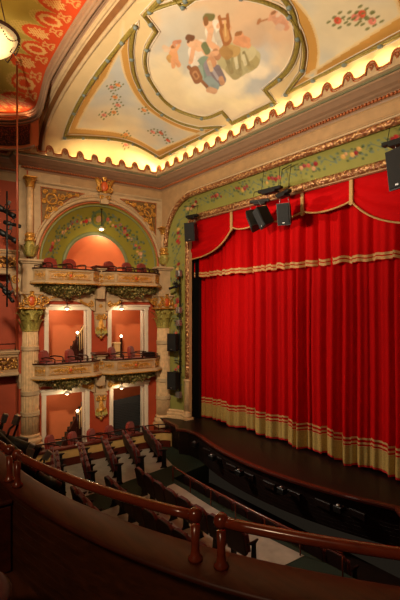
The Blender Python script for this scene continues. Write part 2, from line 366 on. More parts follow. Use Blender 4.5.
def inside(px, py, poly):
    r = np.zeros(px.shape, bool); n = len(poly)
    for i in range(n):
        x1, y1 = poly[i]; x2, y2 = poly[(i + 1) % n]
        if abs(y1 - y2) < 1e-9: continue
        c = ((y1 > py) != (y2 > py)) & (px < (x2 - x1) * (py - y1) / (y2 - y1) + x1)
        r ^= c
    return r
def edge_dist(px, py, poly):
    d = np.full(px.shape, 9.0)
    for i in range(len(poly)):
        x1, y1 = poly[i]; x2, y2 = poly[(i + 1) % len(poly)]
        dx, dy = x2 - x1, y2 - y1; L = dx * dx + dy * dy
        if L < 1e-9: continue
        t = np.clip(((px - x1) * dx + (py - y1) * dy) / L, 0, 1)
        d = np.minimum(d, np.hypot(px - x1 - t * dx, py - y1 - t * dy))
    return d
def smooth_path(P, n=6):
    out = []
    for i in range(len(P) - 1):
        p0 = Vector(P[max(0, i - 1)]); p1 = Vector(P[i]); p2 = Vector(P[i + 1]); p3 = Vector(P[min(len(P) - 1, i + 2)])
        for k in range(n):
            t_ = k / n; q = .5 * ((2 * p1) + (p2 - p0) * t_ + (2 * p0 - 5 * p1 + 4 * p2 - p3) * t_ ** 2 + (3 * p1 - p0 - 3 * p2 + p3) * t_ ** 3); out.append((q.x, q.y))
    return out + [P[-1]]
MX = -.5                                                # axis of the painted side panels
MP = smooth_path([(.45, -3.58), (1.1, -3.48), (1.6, -3.25), (1.95, -2.9), (2.13, -2.55), (2.14, -2.25), (2.03, -1.95), (1.71, -1.49), (1.14, -1.15), (.31, -1.01)]) + [(.28, -.63), (-1.29, -.65)] \
    + smooth_path([(-1.24, -1.06), (-1.89, -1.14), (-2.3, -1.54), (-2.45, -1.9), (-2.42, -2.24), (-2.25, -2.6), (-2.03, -2.92), (-1.61, -3.26), (-1.13, -3.47), (-.56, -3.58)]) + [(-.36, -4.02), (.5, -4.02)]
LP = [(-5.6, -3.82), (-4.65, -3.86), (-3, -3.92)] + smooth_path([(-.75, -4.0), (-1.01, -3.93), (-1.52, -3.7), (-1.91, -3.46), (-2.3, -3.18), (-2.6, -2.88), (-2.85, -2.55), (-3.0, -2.2), (-2.97, -1.76), (-2.76, -1.32), (-2.39, -.95)], 4) + [(-1.7, -.7), (-4.94, -.7)]
RP = [(2 * MX - x, y) for x, y in LP][::-1]
def inset(poly, d):
    n = len(poly); out = []
    ar = sum(poly[i][0] * poly[(i + 1) % n][1] - poly[(i + 1) % n][0] * poly[i][1] for i in range(n)); sg = 1 if ar > 0 else -1
    for i in range(n):
        p0 = Vector(poly[i - 1]); p = Vector(poly[i]); p1 = Vector(poly[(i + 1) % n])
        a = (p - p0).normalized(); b = (p1 - p).normalized()
        na = Vector((-a.y, a.x)) * sg; nb = Vector((-b.y, b.x)) * sg
        m = na + nb
        m = (m.normalized() * (d / max(.42, m.normalized().dot(na)))) if m.length > .1 else na * d
        out.append((p.x + m.x, p.y + m.y))
    return out
LI, RI = inset(LP, .27), inset(RP, .3)
xs = np.linspace(-HALF, HALF, 640); ys = np.linspace(0.0, -DEEP, 250)
gx, gy = np.meshgrid(xs, ys); gz = vault(gx, gy)
def L3(c): return np.array(lin(*c)[:3])
col = np.zeros(gx.shape + (3,)); col[:] = L3((216, 190, 142))
def wob(x, y, f, s): return sum(np.sin(f * (1.7 ** k) * (x * math.cos(1.3 * k + s) + y * math.sin(1.3 * k + s)) + s * 3 + k * 2.1) / (1.5 ** k) for k in range(5)) / 2.2
def blend(mask, c, a=1.0):
    w = (mask * a)[..., None]; col[:] = col * (1 - w) + L3(c) * w
for P, I in ((LP, LI), (RP, RI)):
    m = inside(gx, gy, P).astype(float); blend(m, (196, 146, 74))
    i = inside(gx, gy, I); d = edge_dist(gx, gy, I)
    blend(i.astype(float), (222, 206, 172))
    w = wob(gx, gy, 1.6, .4)
    blend(i * np.clip(.5 + w * .9, 0, 1), (182, 186, 184), .8)
    blend(i * np.clip(-.1 + wob(gx, gy, 1.2, 2.2) * .8, 0, 1), (222, 186, 130), .7)
    blend((d < .03).astype(float), (226, 200, 150), .8)
mi = inside(gx, gy, MP)
blend(mi.astype(float), (226, 206, 174))
cu = MJ[0][0] * gx + MJ[0][1] * gy; cv = MJ[1][0] * gx + MJ[1][1] * gy      # brush directions of the mural painter
for (x1, y1, x2, y2, r, c, soft) in MURAL:
    a1 = MJ[0][0] * x1 + MJ[0][1] * y1; b1 = MJ[1][0] * x1 + MJ[1][1] * y1
    a2 = MJ[0][0] * x2 + MJ[0][1] * y2; b2 = MJ[1][0] * x2 + MJ[1][1] * y2
    da, db = a2 - a1, b2 - b1; L = da * da + db * db + 1e-6
    t = np.clip(((cu - a1) * da + (cv - b1) * db) / L, 0, 1)
    d = np.hypot(cu - a1 - t * da, cv - b1 - t * db)
    if soft: blend(mi * np.clip((1.25 - d / r + wob(gx, gy, 5, r) * .3) * 1.3, 0, 1), c, .85)
    else:
        k = np.clip((r - d) / .9 + .5, 0, 1)
        c = tuple(int(q * .9 + w_ * .1) for q, w_ in zip(c, (226, 206, 174)))
        blend(mi * k, c)
        sh = np.clip((r - d) / r, 0, 1)
        fold = np.clip(wob(gx, gy, 16, r) * .6, 0, 1) * k
        blend(mi * fold, tuple(int(q * .78) for q in c), .6)
RC = {'p': (222, 130, 112), 'o': (222, 142, 74), 'r': (208, 84, 58)}
for (x, y, k) in ROSES:
    for j in range(7):
        a = j * 2 * PI / 7 + x * 3; r = .09 if j % 2 else .14
        lx, ly = x + r * 1.3 * math.cos(a), y + r * math.sin(a)
        d = np.hypot((gx - lx) * .8, (gy - ly) * 1.7); blend(np.clip((.05 - d) / .02, 0, 1), (112, 116, 62), .9)
    d = np.hypot(gx - x, gy - y); blend(np.clip((.085 - d) / .025, 0, 1), RC[k])
    d = np.hypot(gx - x - .02, gy - y - .02); blend(np.clip((.04 - d) / .02, 0, 1), tuple(min(255, q + 24) for q in RC[k]))
for seq in ((0, 1, 2, 3, 4, 5), (7, 8, 9), (10, 11), (12, 13, 14, 15)):
    for p, q in zip(seq[:-1], seq[1:]):
        x1, y1, _ = ROSES[p]; x2, y2, _ = ROSES[q]
        t = np.clip(((gx - x1) * (x2 - x1) + (gy - y1) * (y2 - y1)) / ((x2 - x1) ** 2 + (y2 - y1) ** 2), 0, 1)
        d = np.hypot(gx - x1 - t * (x2 - x1) - .05 * np.sin(t * 9), gy - y1 - t * (y2 - y1)); blend(np.clip((.03 - d) / .015, 0, 1), (116, 118, 70), .7)
mb = MB(); mb.grid([[(gx[i, j], gy[i, j], gz[i, j]) for j in range(gx.shape[1])] for i in range(gx.shape[0])])
ceil = struct(mb.build('ceiling', M_['paint']))
paint(ceil, np.concatenate([col.reshape(-1, 3), np.ones((col.size // 3, 1))], 1))

def densify(poly, step=.08, closed=True):
    out = []; n = len(poly)
    for i in range(n if closed else n - 1):
        x1, y1 = poly[i]; x2, y2 = poly[(i + 1) % n]; k = max(1, int(math.hypot(x2 - x1, y2 - y1) / step))
        out += [(x1 + (x2 - x1) * j / k, y1 + (y2 - y1) * j / k) for j in range(k)]
    return out
def ribbon(poly, name):
    D = densify(poly)
    mb = MB(); mb.tube([on(x, y, -.02) for x, y in D], .055, 8, True, flat=.6)
    o = struct(mb.build(name, M_['oliverib']))
    m2 = MB()
    for off in (-.072, .072):
        m2.tube([on(x, y, -.012) for x, y in densify(inset(poly, off))], .012, 5, True)
    m2.build('bead', M_['white'], o)
    m3 = MB()
    for (x, y) in D[::10]: m3.ball(on(x, y, -.05), (.065, .065, .045), 6)
    m3.build('ribbon_tie', mat_tie, o)
mat_tie = mat('slate blue ribbon ties', lin(118, 130, 126), .5, 0, .1)
ribbon(MP, 'trim_1'); ribbon(LP, 'trim_2'); ribbon(RP, 'trim_3')

# --- great arch: stepped ribs at the edge of the vault
def arch_pts(half, rise, Y, z0=9.78, n=60):
    P = []
    for i in range(n + 1):
        a = PI - PI * i / n
        P.append((half * math.copysign(abs(math.cos(a)) ** (2 / 2.3), math.cos(a)), Y, z0 + rise * abs(math.sin(a)) ** (2 / 2.3)))
    return P
steps = [(5.85, 1.47, -4.38, 'cream'), (5.87, 1.52, -4.42, 'cream'), (5.88, 1.54, -4.42, 'umber'), (5.98, 1.62, -4.52, 'umber'), (5.96, 1.60, -4.53, 'cream'), (6.0, 1.66, -4.66, 'cream'), (5.99, 1.67, -4.67, 'mocha'), (6.04, 1.73, -4.74, 'mocha'), (6.08, 1.78, -4.74, 'mocha'), (6.08, 1.80, -4.82, 'mocha'), (6.14, 1.88, -4.84, 'mocha')]
rib = MB(); names = ['cream', 'umber', 'mocha']
for a, b in zip(steps[:-1], steps[1:]):
    rib.cur = names.index(a[3] if a[3] == b[3] else b[3])
    rib.grid([arch_pts(*a[:3]), arch_pts(*b[:3])])
rib.cur = 0; rib.tube(arch_pts(5.84, 1.48, -4.4), .05, 8)
rib.cur = 2; rib.tube(arch_pts(6.02, 1.70, -4.72), .035, 8); rib.tube(arch_pts(6.1, 1.82, -4.83), .035, 8)
rib.cur = 0; rib.tube(arch_pts(5.99, 1.64, -4.6), .04, 8)
struct(rib.build('trim_4', [M_[k] for k in names]))

# --- ceiling of the house beyond the arch: it follows the arch, then rounds the corner and runs along the side walls
def house_z(X):
    a = np.clip(np.abs(np.asarray(X, float)) / 6.14, 0, 1)
    arch = 9.78 + 1.88 * (1 - a ** 2.3) ** (1 / 2.3)
    k = np.clip((np.abs(X) - 3.9) / 1.0, 0, 1); k = k * k * (3 - 2 * k)
    return arch * (1 - k) + 10.68 * k
RIM = [(-4.85 * k / 60, -4.84) for k in range(61)] + [(-4.85 - 1.3 * math.sin(PI / 2 * k / 20), -6.14 + 1.3 * math.cos(PI / 2 * k / 20)) for k in range(1, 21)] + [(-6.15 - .04 * k, -6.14 - .3 * k) for k in range(1, 13)]
def rim3(sgn, dz=0, off=0.0):
    out = []
    for i, (x, y) in enumerate(RIM):
        p, q = RIM[max(0, i - 1)], RIM[min(len(RIM) - 1, i + 1)]; d = Vector((q[0] - p[0], q[1] - p[1])).normalized(); n = Vector((-d.y, d.x))   # into the house
        out.append((sgn * (x + n.x * off), y + n.y * off, float(house_z(x)) + dz))
    return out
hx = np.linspace(-6.7, 6.7, 720); hd = np.linspace(0, 4.7, 250)
ax, ad_ = np.meshgrid(hx, hd); ay = -4.84 - ad_; az = house_z(ax) + .03 * ad_
ad = np.full(ax.shape, 99.0); sg = np.zeros(ax.shape); run_ = 0
for (p, q) in zip(RIM[:-1], RIM[1:]):
    L = math.hypot(q[0] - p[0], q[1] - p[1]); L3d = math.hypot(L, float(house_z(q[0]) - house_z(p[0])))
    t = np.clip(((-np.abs(ax) - p[0]) * (q[0] - p[0]) + (ay - p[1]) * (q[1] - p[1])) / (L * L), 0, 1)
    d = np.hypot(-np.abs(ax) - p[0] - t * (q[0] - p[0]), ay - p[1] - t * (q[1] - p[1]))
    m = d < ad; ad[m] = d[m]; sg[m] = (run_ + t * L3d)[m]; run_ += L3d
cx_, cy_ = np.abs(ax) - 4.85, ay + 6.14
out_ = ((cx_ > 0) & (cy_ > 0) & (np.hypot(cx_, cy_) > 1.3)) | (np.abs(ax) > 6.15 + np.clip(-cy_, 0, 9) * .133)
col = np.zeros(ax.shape + (3,)); col[:] = L3((156, 132, 58))
blend(np.clip(wob(ax, ad_, 3, 1.0) * .5, 0, 1), (172, 150, 76), .6)
per = .55; ph = (sg / per + .25) % 1 - .5; idx = np.floor(sg / per + .25).astype(int); ev = (idx % 2 == 0)
lobe = np.sqrt(np.clip(1 - (ph / .5) ** 2, 0, 1))
edge = .42 + np.where(ev, .42, .56) * lobe
scal = edge + .03 * np.abs(np.sin(ph * 26))
lace = edge + np.where(ev, .16, .3) * np.clip(lobe * 1.1 - .1, 0, 1)
cell = np.sin(sg * 70) * np.sin(ad * 70) > -.25
blend(((ad < lace) & (ad >= edge) & cell).astype(float), (190, 156, 86), .7)
blend((ad < scal).astype(float), (190, 68, 28))
px = ph * per
ring = np.hypot(px / .15, (ad - .52) / .25); blend((ev & (np.abs(ring - .85) < .18)).astype(float), (206, 156, 92))
blend((ev & (np.abs(ring - .85) < .3) & (np.sin(np.arctan2(px, ad - .52) * 12) > .5)).astype(float), (206, 156, 92), .8)
ros = np.hypot(px / .19, (ad - .62) / .3) + .14 * np.sin(np.arctan2(px, ad - .62) * 10)
blend((~ev & (ros < .8) & (np.sin(px * 90) * np.sin(ad * 80) > -.35)).astype(float), (206, 160, 94))
tail = np.abs(np.abs(px) - .2 - .04 * np.sin(ad * 24)) < .02; blend((tail & (ad > .16) & (ad < .42)).astype(float), (198, 142, 82))
for q, r0 in ((.18, .04), (.3, .032), (.42, .03)):
    blend((np.hypot(np.abs(px) - .24, ad - q) < r0).astype(float), (198, 142, 82))
mb = MB(); w_ = ax.shape[1]; vs = [(ax[i, j], ay[i, j], az[i, j]) for i in range(ax.shape[0]) for j in range(w_)]
mb.add(vs, [(i * w_ + j, i * w_ + j + 1, (i + 1) * w_ + j + 1, (i + 1) * w_ + j) for i in range(ax.shape[0] - 1) for j in range(w_ - 1) if not (out_[i, j] and out_[i, j + 1] and out_[i + 1, j] and out_[i + 1, j + 1])], True)
hc = struct(mb.build('ceiling.001', M_['paint'])); paint(hc, np.concatenate([col.reshape(-1, 3), np.ones((col.size // 3, 1))], 1))
i0 = 46                                                  # where the edge leaves the arch
for sgn, nm, wn, sd_ in ((-1, 'trim_5', 'wall_left_upper', 'left'), (1, 'trim_6', 'wall_right_upper', 'right')):
    sgn_ = -sgn
    mb = MB()
    for off, dz, r in ((.05, -.02, .05), (.02, -.1, .06), (.04, -.19, .05), (.0, -.27, .04)): mb.tube(rim3(sgn_, dz, off), r, 8)
    struct(mb.build(nm, M_['mocha']))
    top = rim3(sgn_, -.2, -.03)[61:]
    mb = MB(); mb.grid([[(x, y, 9.62) for x, y, z in top], top], flip=sgn < 0); struct(mb.build(wn, M_['orange']))
    mb = MB(); mb.tube([(x, y, 9.64) for x, y, z in rim3(sgn_, 0, .0)[63:]], .035, 8); struct(mb.build('trim_27' if sgn < 0 else 'trim_28', M_['mocha']))
    for (k0, k1, lb) in ((65, 78, 'dark copper curved grating beside the great arch on the %s'), (81, 91, 'dark copper wall grating further along from the great arch on the %s')):
        seg = rim3(sgn_, 0, .015)[k0:k1]; sg2 = rim3(sgn_, 0, -.02)[k0:k1]
        mb = MB(); mb.grid([[(x, y, 9.76) for x, y, z in seg], [(x, y, 10.32) for x, y, z in seg]], False); mb.grid([[(x, y, 10.32) for x, y, z in seg], [(x, y, 10.32) for x, y, z in sg2]], False); mb.grid([[(x, y, 9.76) for x, y, z in seg], [(x, y, 9.76) for x, y, z in sg2]], False)
        tag(mb.build('ventilation_grating', M_['grating']), lb % sd_, 'grating', 'gratings under the house ceiling')

# --- entablature running round walls: frieze, bead row, cornice, cresting
WALK = [(-7.55, -11), (-6.95, -4.75), (-6.39, -4.75), (-5.91, 0), (5.91, 0), (6.39, -4.75), (6.95, -4.75), (7.3, -7)]
mb = MB(); mb.run(WALK, [(.02, 9.0), (.02, 9.26), (.05, 9.28)]); struct(mb.build('trim_7', M_['tan']))
mb = MB(); mb.run(WALK, [(.05, 9.28), (.06, 9.31), (.14, 9.37), (.16, 9.39)]); struct(mb.build('trim_8', M_['mocha']))
mb = MB(); mb.run(WALK, [(.16, 9.39), (.22, 9.41), (.26, 9.44), (.34, 9.47), (.42, 9.53), (.47, 9.56), (.47, 9.6)]); struct(mb.build('trim_9', M_['mocha']))
mb = MB(); mb.run(WALK, [(.47, 9.6), (.5, 9.605), (.5, 9.64), (.48, 9.645)]); struct(mb.build('trim_10', M_['fillet']))
mb = MB(); mb.run(WALK, [(.48, 9.645), (.55, 9.66), (.56, 9.72), (.5, 9.72), (.2, 9.6), (0, 9.6)]); struct(mb.build('trim_11', M_['cream']))
def offset_walk(o):
    P = []
    for i, (x, y) in enumerate(WALK):
        d0 = Vector((x - WALK[i - 1][0], y - WALK[i - 1][1])).normalized() if i > 0 else None
        d1 = Vector((WALK[i + 1][0] - x, WALK[i + 1][1] - y)).normalized() if i < len(WALK) - 1 else None
        d0 = d0 or d1; d1 = d1 or d0
        n0 = Vector((d0.y, -d0.x)); n1 = Vector((d1.y, -d1.x)); m = (n0 + n1).normalized(); m *= o / m.dot(n0)
        P.append((x + m.x, y + m.y))
    return P
mb = MB(); W = offset_walk(.15); mb.run(WALK, [(.12, 9.32), (.14, 9.33), (.14, 9.36), (.12, 9.37)])
for a, b in zip(W[:-1], W[1:]):
    n = int(math.hypot(b[0] - a[0], b[1] - a[1]) / .085)
    for k in range(n):
        t = (k + .5) / n; mb.ball((a[0] + (b[0] - a[0]) * t, a[1] + (b[1] - a[1]) * t, 9.345), (.032, .032, .036), 6)
struct(mb.build('trim_12', M_['goldred']))
mb = MB(); tubes = MB(); W = offset_walk(.53)
for si, (a, b) in enumerate(zip(W[:-1], W[1:])):
    d = Vector((b[0] - a[0], b[1] - a[1])); L = d.length; d.normalize(); n = max(1, round(L / (.48 if si in (2, 4) else .555)))
    nr = Vector((d.y, -d.x)); M = Matrix(((d.x, -nr.x, 0, a[0]), (d.y, -nr.y, 0, a[1]), (0, 0, 1, 0), (0, 0, 0, 1)))
    top = []
    for k in range(n):
        p = L / n
        for j in range(16):
            t = j / 16
            if t < .46: h = .085 + .19 * math.sqrt(max(0, 1 - (2 * t / .46 - 1) ** 2)) ** .9
            else: q = (t - .46) / .54; h = .085 - .035 * math.sin(PI * q)
            top.append(((k + t) * p, 9.72 + h))
    top.append((L, 9.805))
    for (x0, z0), (x1, z1) in zip(top[:-1], top[1:]):
        mb.prism([(x0, 9.71), (x1, 9.71), (x1, z1), (x0, z0)], 0, .05, M)
    tubes.tube([tuple(M @ Vector((x, -.01, z - .012))) for x, z in top], .02, 6)
    tubes.tube([tuple(M @ Vector((x, -.02, z - .07))) for x, z in top], .014, 6)
    for k in range(n): tubes.scroll((0, 0, 0), .055, 1.2, -PI / 2, 1, .014, M @ Matrix.Translation(((k + .22) * L / n, -.015, 9.86)))
cr = struct(mb.build('trim_13', M_['cream'])); tubes.build('gilt_edge', M_['goldred'], cr)
# ------------------------------------------------------------------ wall of boxes (x along the wall, y into the wall, z up; frame B)
def bst(mb, name, m, parent=None):
    o = mb.build(name, m, parent)
    if parent is None: o.matrix_world = B; struct(o)
    return o
AC, AZ, AR, IR, ID = 2.4, 6.42, 2.1, 1.16, .6           # arch centre, spring height, outer and inner radius, depth
low = MB()
for (z0, z1, zt, ops) in ((.1, 2.46, 2.12, ((.52, 1.8), (2.78, 3.98))), (2.88, 5.2, 4.86, ((.6, 1.86), (2.72, 3.98)))):
    xs_ = [-.3] + [q for o in ops for q in o] + [4.76]
    for k in range(0, len(xs_), 2): low.box(xs_[k], xs_[k + 1], 0, .28, z0, z1)
    for o in ops: low.box(o[0], o[1], 0, .28, zt, z1)
wl = bst(low, 'wall_left', M_['red'])
# storey bands
for nm, z0, z1 in (('trim_14', 2.46, 2.88), ('trim_15', 5.2, 5.76)):
    mb = MB(); mb.box(-.3, 4.76, -.04, 1.6, z0 + .1, z1)
    mb.box(-.3, 4.76, -.1, .28, z0 + .02, z0 + .12); mb.box(-.3, 4.76, -.07, .28, z0 - .04, z0 + .02); mb.box(-.3, 4.76, -.13, .1, z0 + .12, z0 + .17)
    bst(mb, nm, M_['cream'])
# upper wall with the big arch
up = MB(); n = 40
outer = []; arch = []
for k in range(n + 1):
    a = PI - PI * k / n
    arch.append((AC + AR * math.cos(a), AZ + AR * math.sin(a)))
    c, s_ = math.cos(a), math.sin(a); x0, x1, zt = -.3, 4.76, 8.95
    t = min((x1 - AC) / c if c > 1e-6 else 9, (x0 - AC) / c if c < -1e-6 else 9, (zt - AZ) / s_ if s_ > 1e-6 else 9)
    outer.append((AC + c * t, AZ + s_ * t))
for k in range(n):
    up.add([(arch[k][0], 0, arch[k][1]), (arch[k + 1][0], 0, arch[k + 1][1]), (outer[k + 1][0], 0, outer[k + 1][1]), (outer[k][0], 0, outer[k][1])], [(0, 1, 2, 3)])
up.add([(-.3, 0, 8.95), (outer[0][0], 0, AZ), (-.3, 0, AZ)], [(0, 1, 2)])
for cx, cz in ((-.3, 8.95), (4.76, 8.95)):
    k = min(range(n), key=lambda i: abs((outer[i][0] + outer[i + 1][0]) / 2 - cx) + abs((outer[i][1] + outer[i + 1][1]) / 2 - cz))
    up.add([(outer[k][0], 0, outer[k][1]), (cx, 0, cz), (outer[k + 1][0], 0, outer[k + 1][1])], [(0, 1, 2)])
up.box(-.3, AC - AR, 0, .1, 5.84, AZ); up.box(AC + AR, 4.76, 0, .1, 5.84, AZ)
up.box(-.3, 4.76, 0, .3, 8.9, 9.4)
bst(up, 'wall_left.001', M_['cream'])
# painted splay of the arch, olive with a rose garland
na, nr_ = 320, 60
aa = np.concatenate([np.full(20, PI), np.linspace(PI, 0, na), np.full(20, 0.0)]); zz = np.concatenate([np.linspace(-.58, -.03, 20), np.zeros(na), np.linspace(-.03, -.58, 20)])
tt = np.linspace(0, 1, nr_)
A, Tt = np.meshgrid(aa, tt); Z0 = np.tile(zz, (nr_, 1))
rad = AR + (IR - AR) * Tt; yy = ID * np.sin(Tt * PI / 2) ** 1.2
X = AC + rad * np.cos(A); Z = AZ + rad * np.sin(A) + Z0
arcl = np.concatenate([[0], np.cumsum(np.hypot(np.diff(aa) * 1.65, np.diff(zz)))]); arcl -= arcl[-1] / 2; S_ = np.tile(arcl, (nr_, 1)); D_ = Tt * (AR - IR)
def garland(S, D, mid, seed, clusters, base, col):
    r = random.Random(seed)
    reds = [(176, 40, 34), (196, 92, 72), (204, 150, 104), (140, 30, 34), (206, 156, 84), (150, 60, 60)]
    def bl(m, c): 
        w = m[..., None]; col[:] = col * (1 - w) + L3(c) * w
    for c in clusters:
        for j in range(34):
            a = r.uniform(0, 6.28); q = r.uniform(.08, .4)
            d = np.hypot((S - c - q * 1.5 * math.cos(a)), (D - mid - q * .62 * math.sin(a)) * 1.3)
            bl(np.clip((.05 - d) / .02, 0, 1) * .85, r.choice([(64, 80, 50), (80, 98, 70), (104, 118, 100)]))
        for j in range(5):
            ox = (j - 2) * .115 + r.uniform(-.02, .02); oy = r.uniform(-.07, .07); rr = r.uniform(.05, .078)
            d = np.hypot(S - c - ox, D - mid - oy); k = r.choice(reds)
            bl(np.clip((rr - d) / .02, 0, 1), k)
            d = np.hypot(S - c - ox - .02, D - mid - oy + .02); bl(np.clip((rr * .45 - d) / .02, 0, 1), tuple(min(255, v + 22) for v in k))
    for c in base:
        d = np.abs(D - mid - .06 * np.sin((S - c) * 14)); m = (np.abs(S - c) < .26) * np.clip((.022 - d) / .012, 0, 1); bl(m * .8, (94, 112, 98))
        for j in range(7):
            d = np.hypot(S - c - (j - 3) * .085, D - mid - (.1 if j % 2 else -.1)); bl(np.clip((.032 - d) / .014, 0, 1) * .8, (104, 122, 104))
col = np.zeros(X.shape + (3,)); col[:] = L3((138, 128, 44))
blend(np.clip(wob(S_, D_, 2.2, .6) * .6, 0, 1), (156, 146, 60), .7)
cl = [c for c in (-2.75, -1.95, -1.2, -.55, .55, 1.2, 1.95, 2.75)]
garland(S_, D_, .45, 3, cl, [-2.35, -1.58, -.88, .88, 1.58, 2.35], col)
d = np.hypot(S_, D_ - .45); blend(((d < .27) & (d > .19)).astype(float), (96, 112, 72)); blend((d < .1).astype(float), (206, 150, 108))
mb = MB(); mb.grid([[(X[i, j], yy[i, j], Z[i, j]) for j in range(X.shape[1])] for i in range(nr_)])
o = mb.build('trim_16', M_['paint']); o.matrix_world = B; struct(o); paint(o, np.concatenate([col.reshape(-1, 3), np.ones((col.size // 3, 1))], 1))
def arc(r, y, n=48, drop=.55):
    return [(AC - r, y, AZ - drop)] + [(AC + r * math.cos(PI - PI * k / n), y, AZ + r * math.sin(PI - PI * k / n)) for k in range(n + 1)] + [(AC + r, y, AZ - drop)]
mb = MB(); mb.tube(arc(AR + .03, -.02), .035, 8); bst(mb, 'trim_17', M_['goldred'])
mb = MB(); mb.tube(arc(AR + .13, -.02), .06, 8); mb.tube(arc(AR + .22, -.03), .03, 8); bst(mb, 'trim_18', M_['cream'])
mb = MB(); 
for k in range(84):
    a = PI * k / 83; mb.ball((AC + (AR + .25) * math.cos(a), -.02, AZ + (AR + .25) * math.sin(a)), .02, 6)
bst(mb, 'trim_19', M_['goldred'])
mb = MB(); mb.tube(arc(IR - .0, ID - .02), .07, 8); mb.tube(arc(AR - .06, .03), .03, 8); bst(mb, 'trim_20', M_['greenrim'])
# rooms behind the wall: one apse upstairs, two boxes on each lower floor
ap = MB(); P = [arc(IR, ID, 40)]
for q in range(1, 9):
    t = q / 8 * PI / 2; P.append([(AC + (x - AC) * math.cos(t) * 1.0, ID + 1.35 * math.sin(t), AZ + (z - AZ) * (math.cos(t) if z > AZ else 1)) for x, y, z in arc(IR, ID, 40)])
ap.grid(P); bst(ap, 'wall_apse', M_['orange'])
fl = MB(); fl.box(-.2, 4.7, -.0, 2.2, 5.72, 5.76); fl.box(-.2, 4.7, 0, 2.3, 2.84, 2.88); fl.box(-.3, 4.76, -.75, 2.3, .06, .1)
bst(fl, 'floor_boxes', M_['carpet'])
for nm, z0, z1 in (('wall_rooms', .1, 2.5), ('wall_rooms.001', 2.88, 5.3)):
    rm = MB()
    rm.box(-.3, 4.76, 1.5, 1.6, z0, z1); rm.box(-.3, -.2, .28, 1.5, z0, z1); rm.box(4.66, 4.76, .28, 1.5, z0, z1); rm.box(2.25, 2.35, .28, 1.5, z0, z1)
    bst(rm, nm, M_['orange'])
# white casings of the four openings
k = 0
for (z0, zt, x0, x1) in ((2.88, 4.86, .6, 1.86), (2.88, 4.86, 2.72, 3.98), (.1, 2.12, .52, 1.8), (.1, 2.12, 2.78, 3.98)):
    k += 1; mb = MB(); w = .14
    mb.rbox(x0 - w, x0, -.05, .1, z0, zt + .02, .012); mb.rbox(x1, x1 + w, -.05, .1, z0, zt + .02, .012)
    mb.rbox(x0 - w - .02, x1 + w + .02, -.06, .1, zt, zt + .13, .012); mb.rbox(x0 - w - .06, x1 + w + .06, -.1, .08, zt + .12, zt + .19, .015)
    mb.box(x0 - .0, x0 + .03, .1, .28, z0, zt); mb.box(x1 - .03, x1, .1, .28, z0, zt)
    d = bst(mb, 'door_%d' % k, M_['white'])

# gilded spandrels
def spandrel(mirror, label):
    t = thing('spandrel_ornament', label, 'ornament', B @ T(0, -.005, 0), 'gilded spandrels beside the arch')
    f = (lambda x: 2 * AC - x) if mirror else (lambda x: x)
    tri = [(.36, 8.8), (1.75, 8.78), (1.28, 8.56), (.86, 8.22), (.56, 7.82), (.38, 7.35)]
    p = [(f(x), z) for x, z in tri]
    if mirror: p = p[::-1]
    mb = MB(); mb.prism(p, -.02, .02); mb.build('panel', M_['spandrel'], t)
    mb = MB(); D = densify(p, .06); mb.tube([(x, -.02, z) for x, z in D], .014, 5, True)
    for x, z in D: mb.ball((x, -.03, z), .022, 6)
    mb.build('bead_border', M_['goldred'], t)
    mb = MB(); c = (f(.68), -.05, 8.45); mb.tube([(f(.45), -.03, 7.75), (f(.55), -.03, 8.2), (f(.68), -.03, 8.45), (f(1.1), -.03, 8.6), (f(1.55), -.03, 8.7)], .02, 6)
    mb.tube([(c[0] + .16 * math.cos(a), -.05, c[2] + .16 * math.sin(a)) for a in np.linspace(0, 2 * PI, 25)[:-1]], .035, 8, True)
    for q in range(12):
        a = q * PI / 6; mb.ball((c[0] + .17 * math.cos(a), -.07, c[2] + .17 * math.sin(a)), .035, 6)
    sg = -1 if mirror else 1
    for (dx, dz, r, a0, s2) in ((.34, .12, .12, 2.4, 1), (.58, .2, .09, 2.4, 1), (-.06, -.33, .12, 1.2, -1), (-.14, -.58, .09, 1.2, -1), (.3, -.12, .09, 3.6, -1), (.14, -.3, .08, 2, 1), (.84, .25, .06, 2.4, 1), (-.2, .2, .08, 0, 1), (.1, .25, .07, 4, -1), (-.22, -.1, .08, 1, 1)):
        mb.scroll((c[0] + sg * dx, -.05, c[2] + dz), r, 1.4, a0 if sg > 0 else PI - a0, s2 * sg, .028)
        mb.flower((c[0] + sg * dx, -.05, c[2] + dz), r * .5)
    mb.build('gilt_scrollwork', M_['gold'], t)
spandrel(False, 'left gilded triangular spandrel above the arch of the top boxes')
spandrel(True, 'right gilded triangular spandrel above the arch, next to the stage')
# keystone cartouche
t = thing('keystone_cartouche', 'gold cartouche with orange shield at the crown of the box arch', 'ornament', B @ T(2.42, -.02, 8.5))
mb = MB(); mb.prism([(-.13, 0), (.13, 0), (.17, .3), (-.17, .3)], -.16, .02); mb.rbox(-.2, .2, -.2, .02, .3, .36, .02); mb.build('console', M_['cream'], t)
mb = MB(); mb.scroll((-.12, -.18, .2), .08, 1.3, 0, 1, .025); mb.scroll((.12, -.18, .2), .08, 1.3, PI, -1, .025)
for s_ in (-1, 1):
    mb.scroll((s_ * .2, -.14, .5), .11, 1.5, PI / 2 + s_, s_, .03); mb.scroll((s_ * .17, -.14, .74), .09, 1.5, PI / 2 - s_, -s_, .03); mb.leaf((s_ * .18, -.12, .55), (s_ * .6, -1, 0), (s_ * .3, 0, 1), .3, .07)
mb.leaf((0, -.14, .78), (0, -1, 0), (0, 0, 1), .2, .08); mb.ball((0, -.2, .38), (.1, .06, .05), 8)
mb.build('gilt_frame', M_['gold'], t)
mb = MB(); mb.ball((0, -.14, .58), (.13, .09, .19), 12); mb.build('shield', M_['shield'], t)

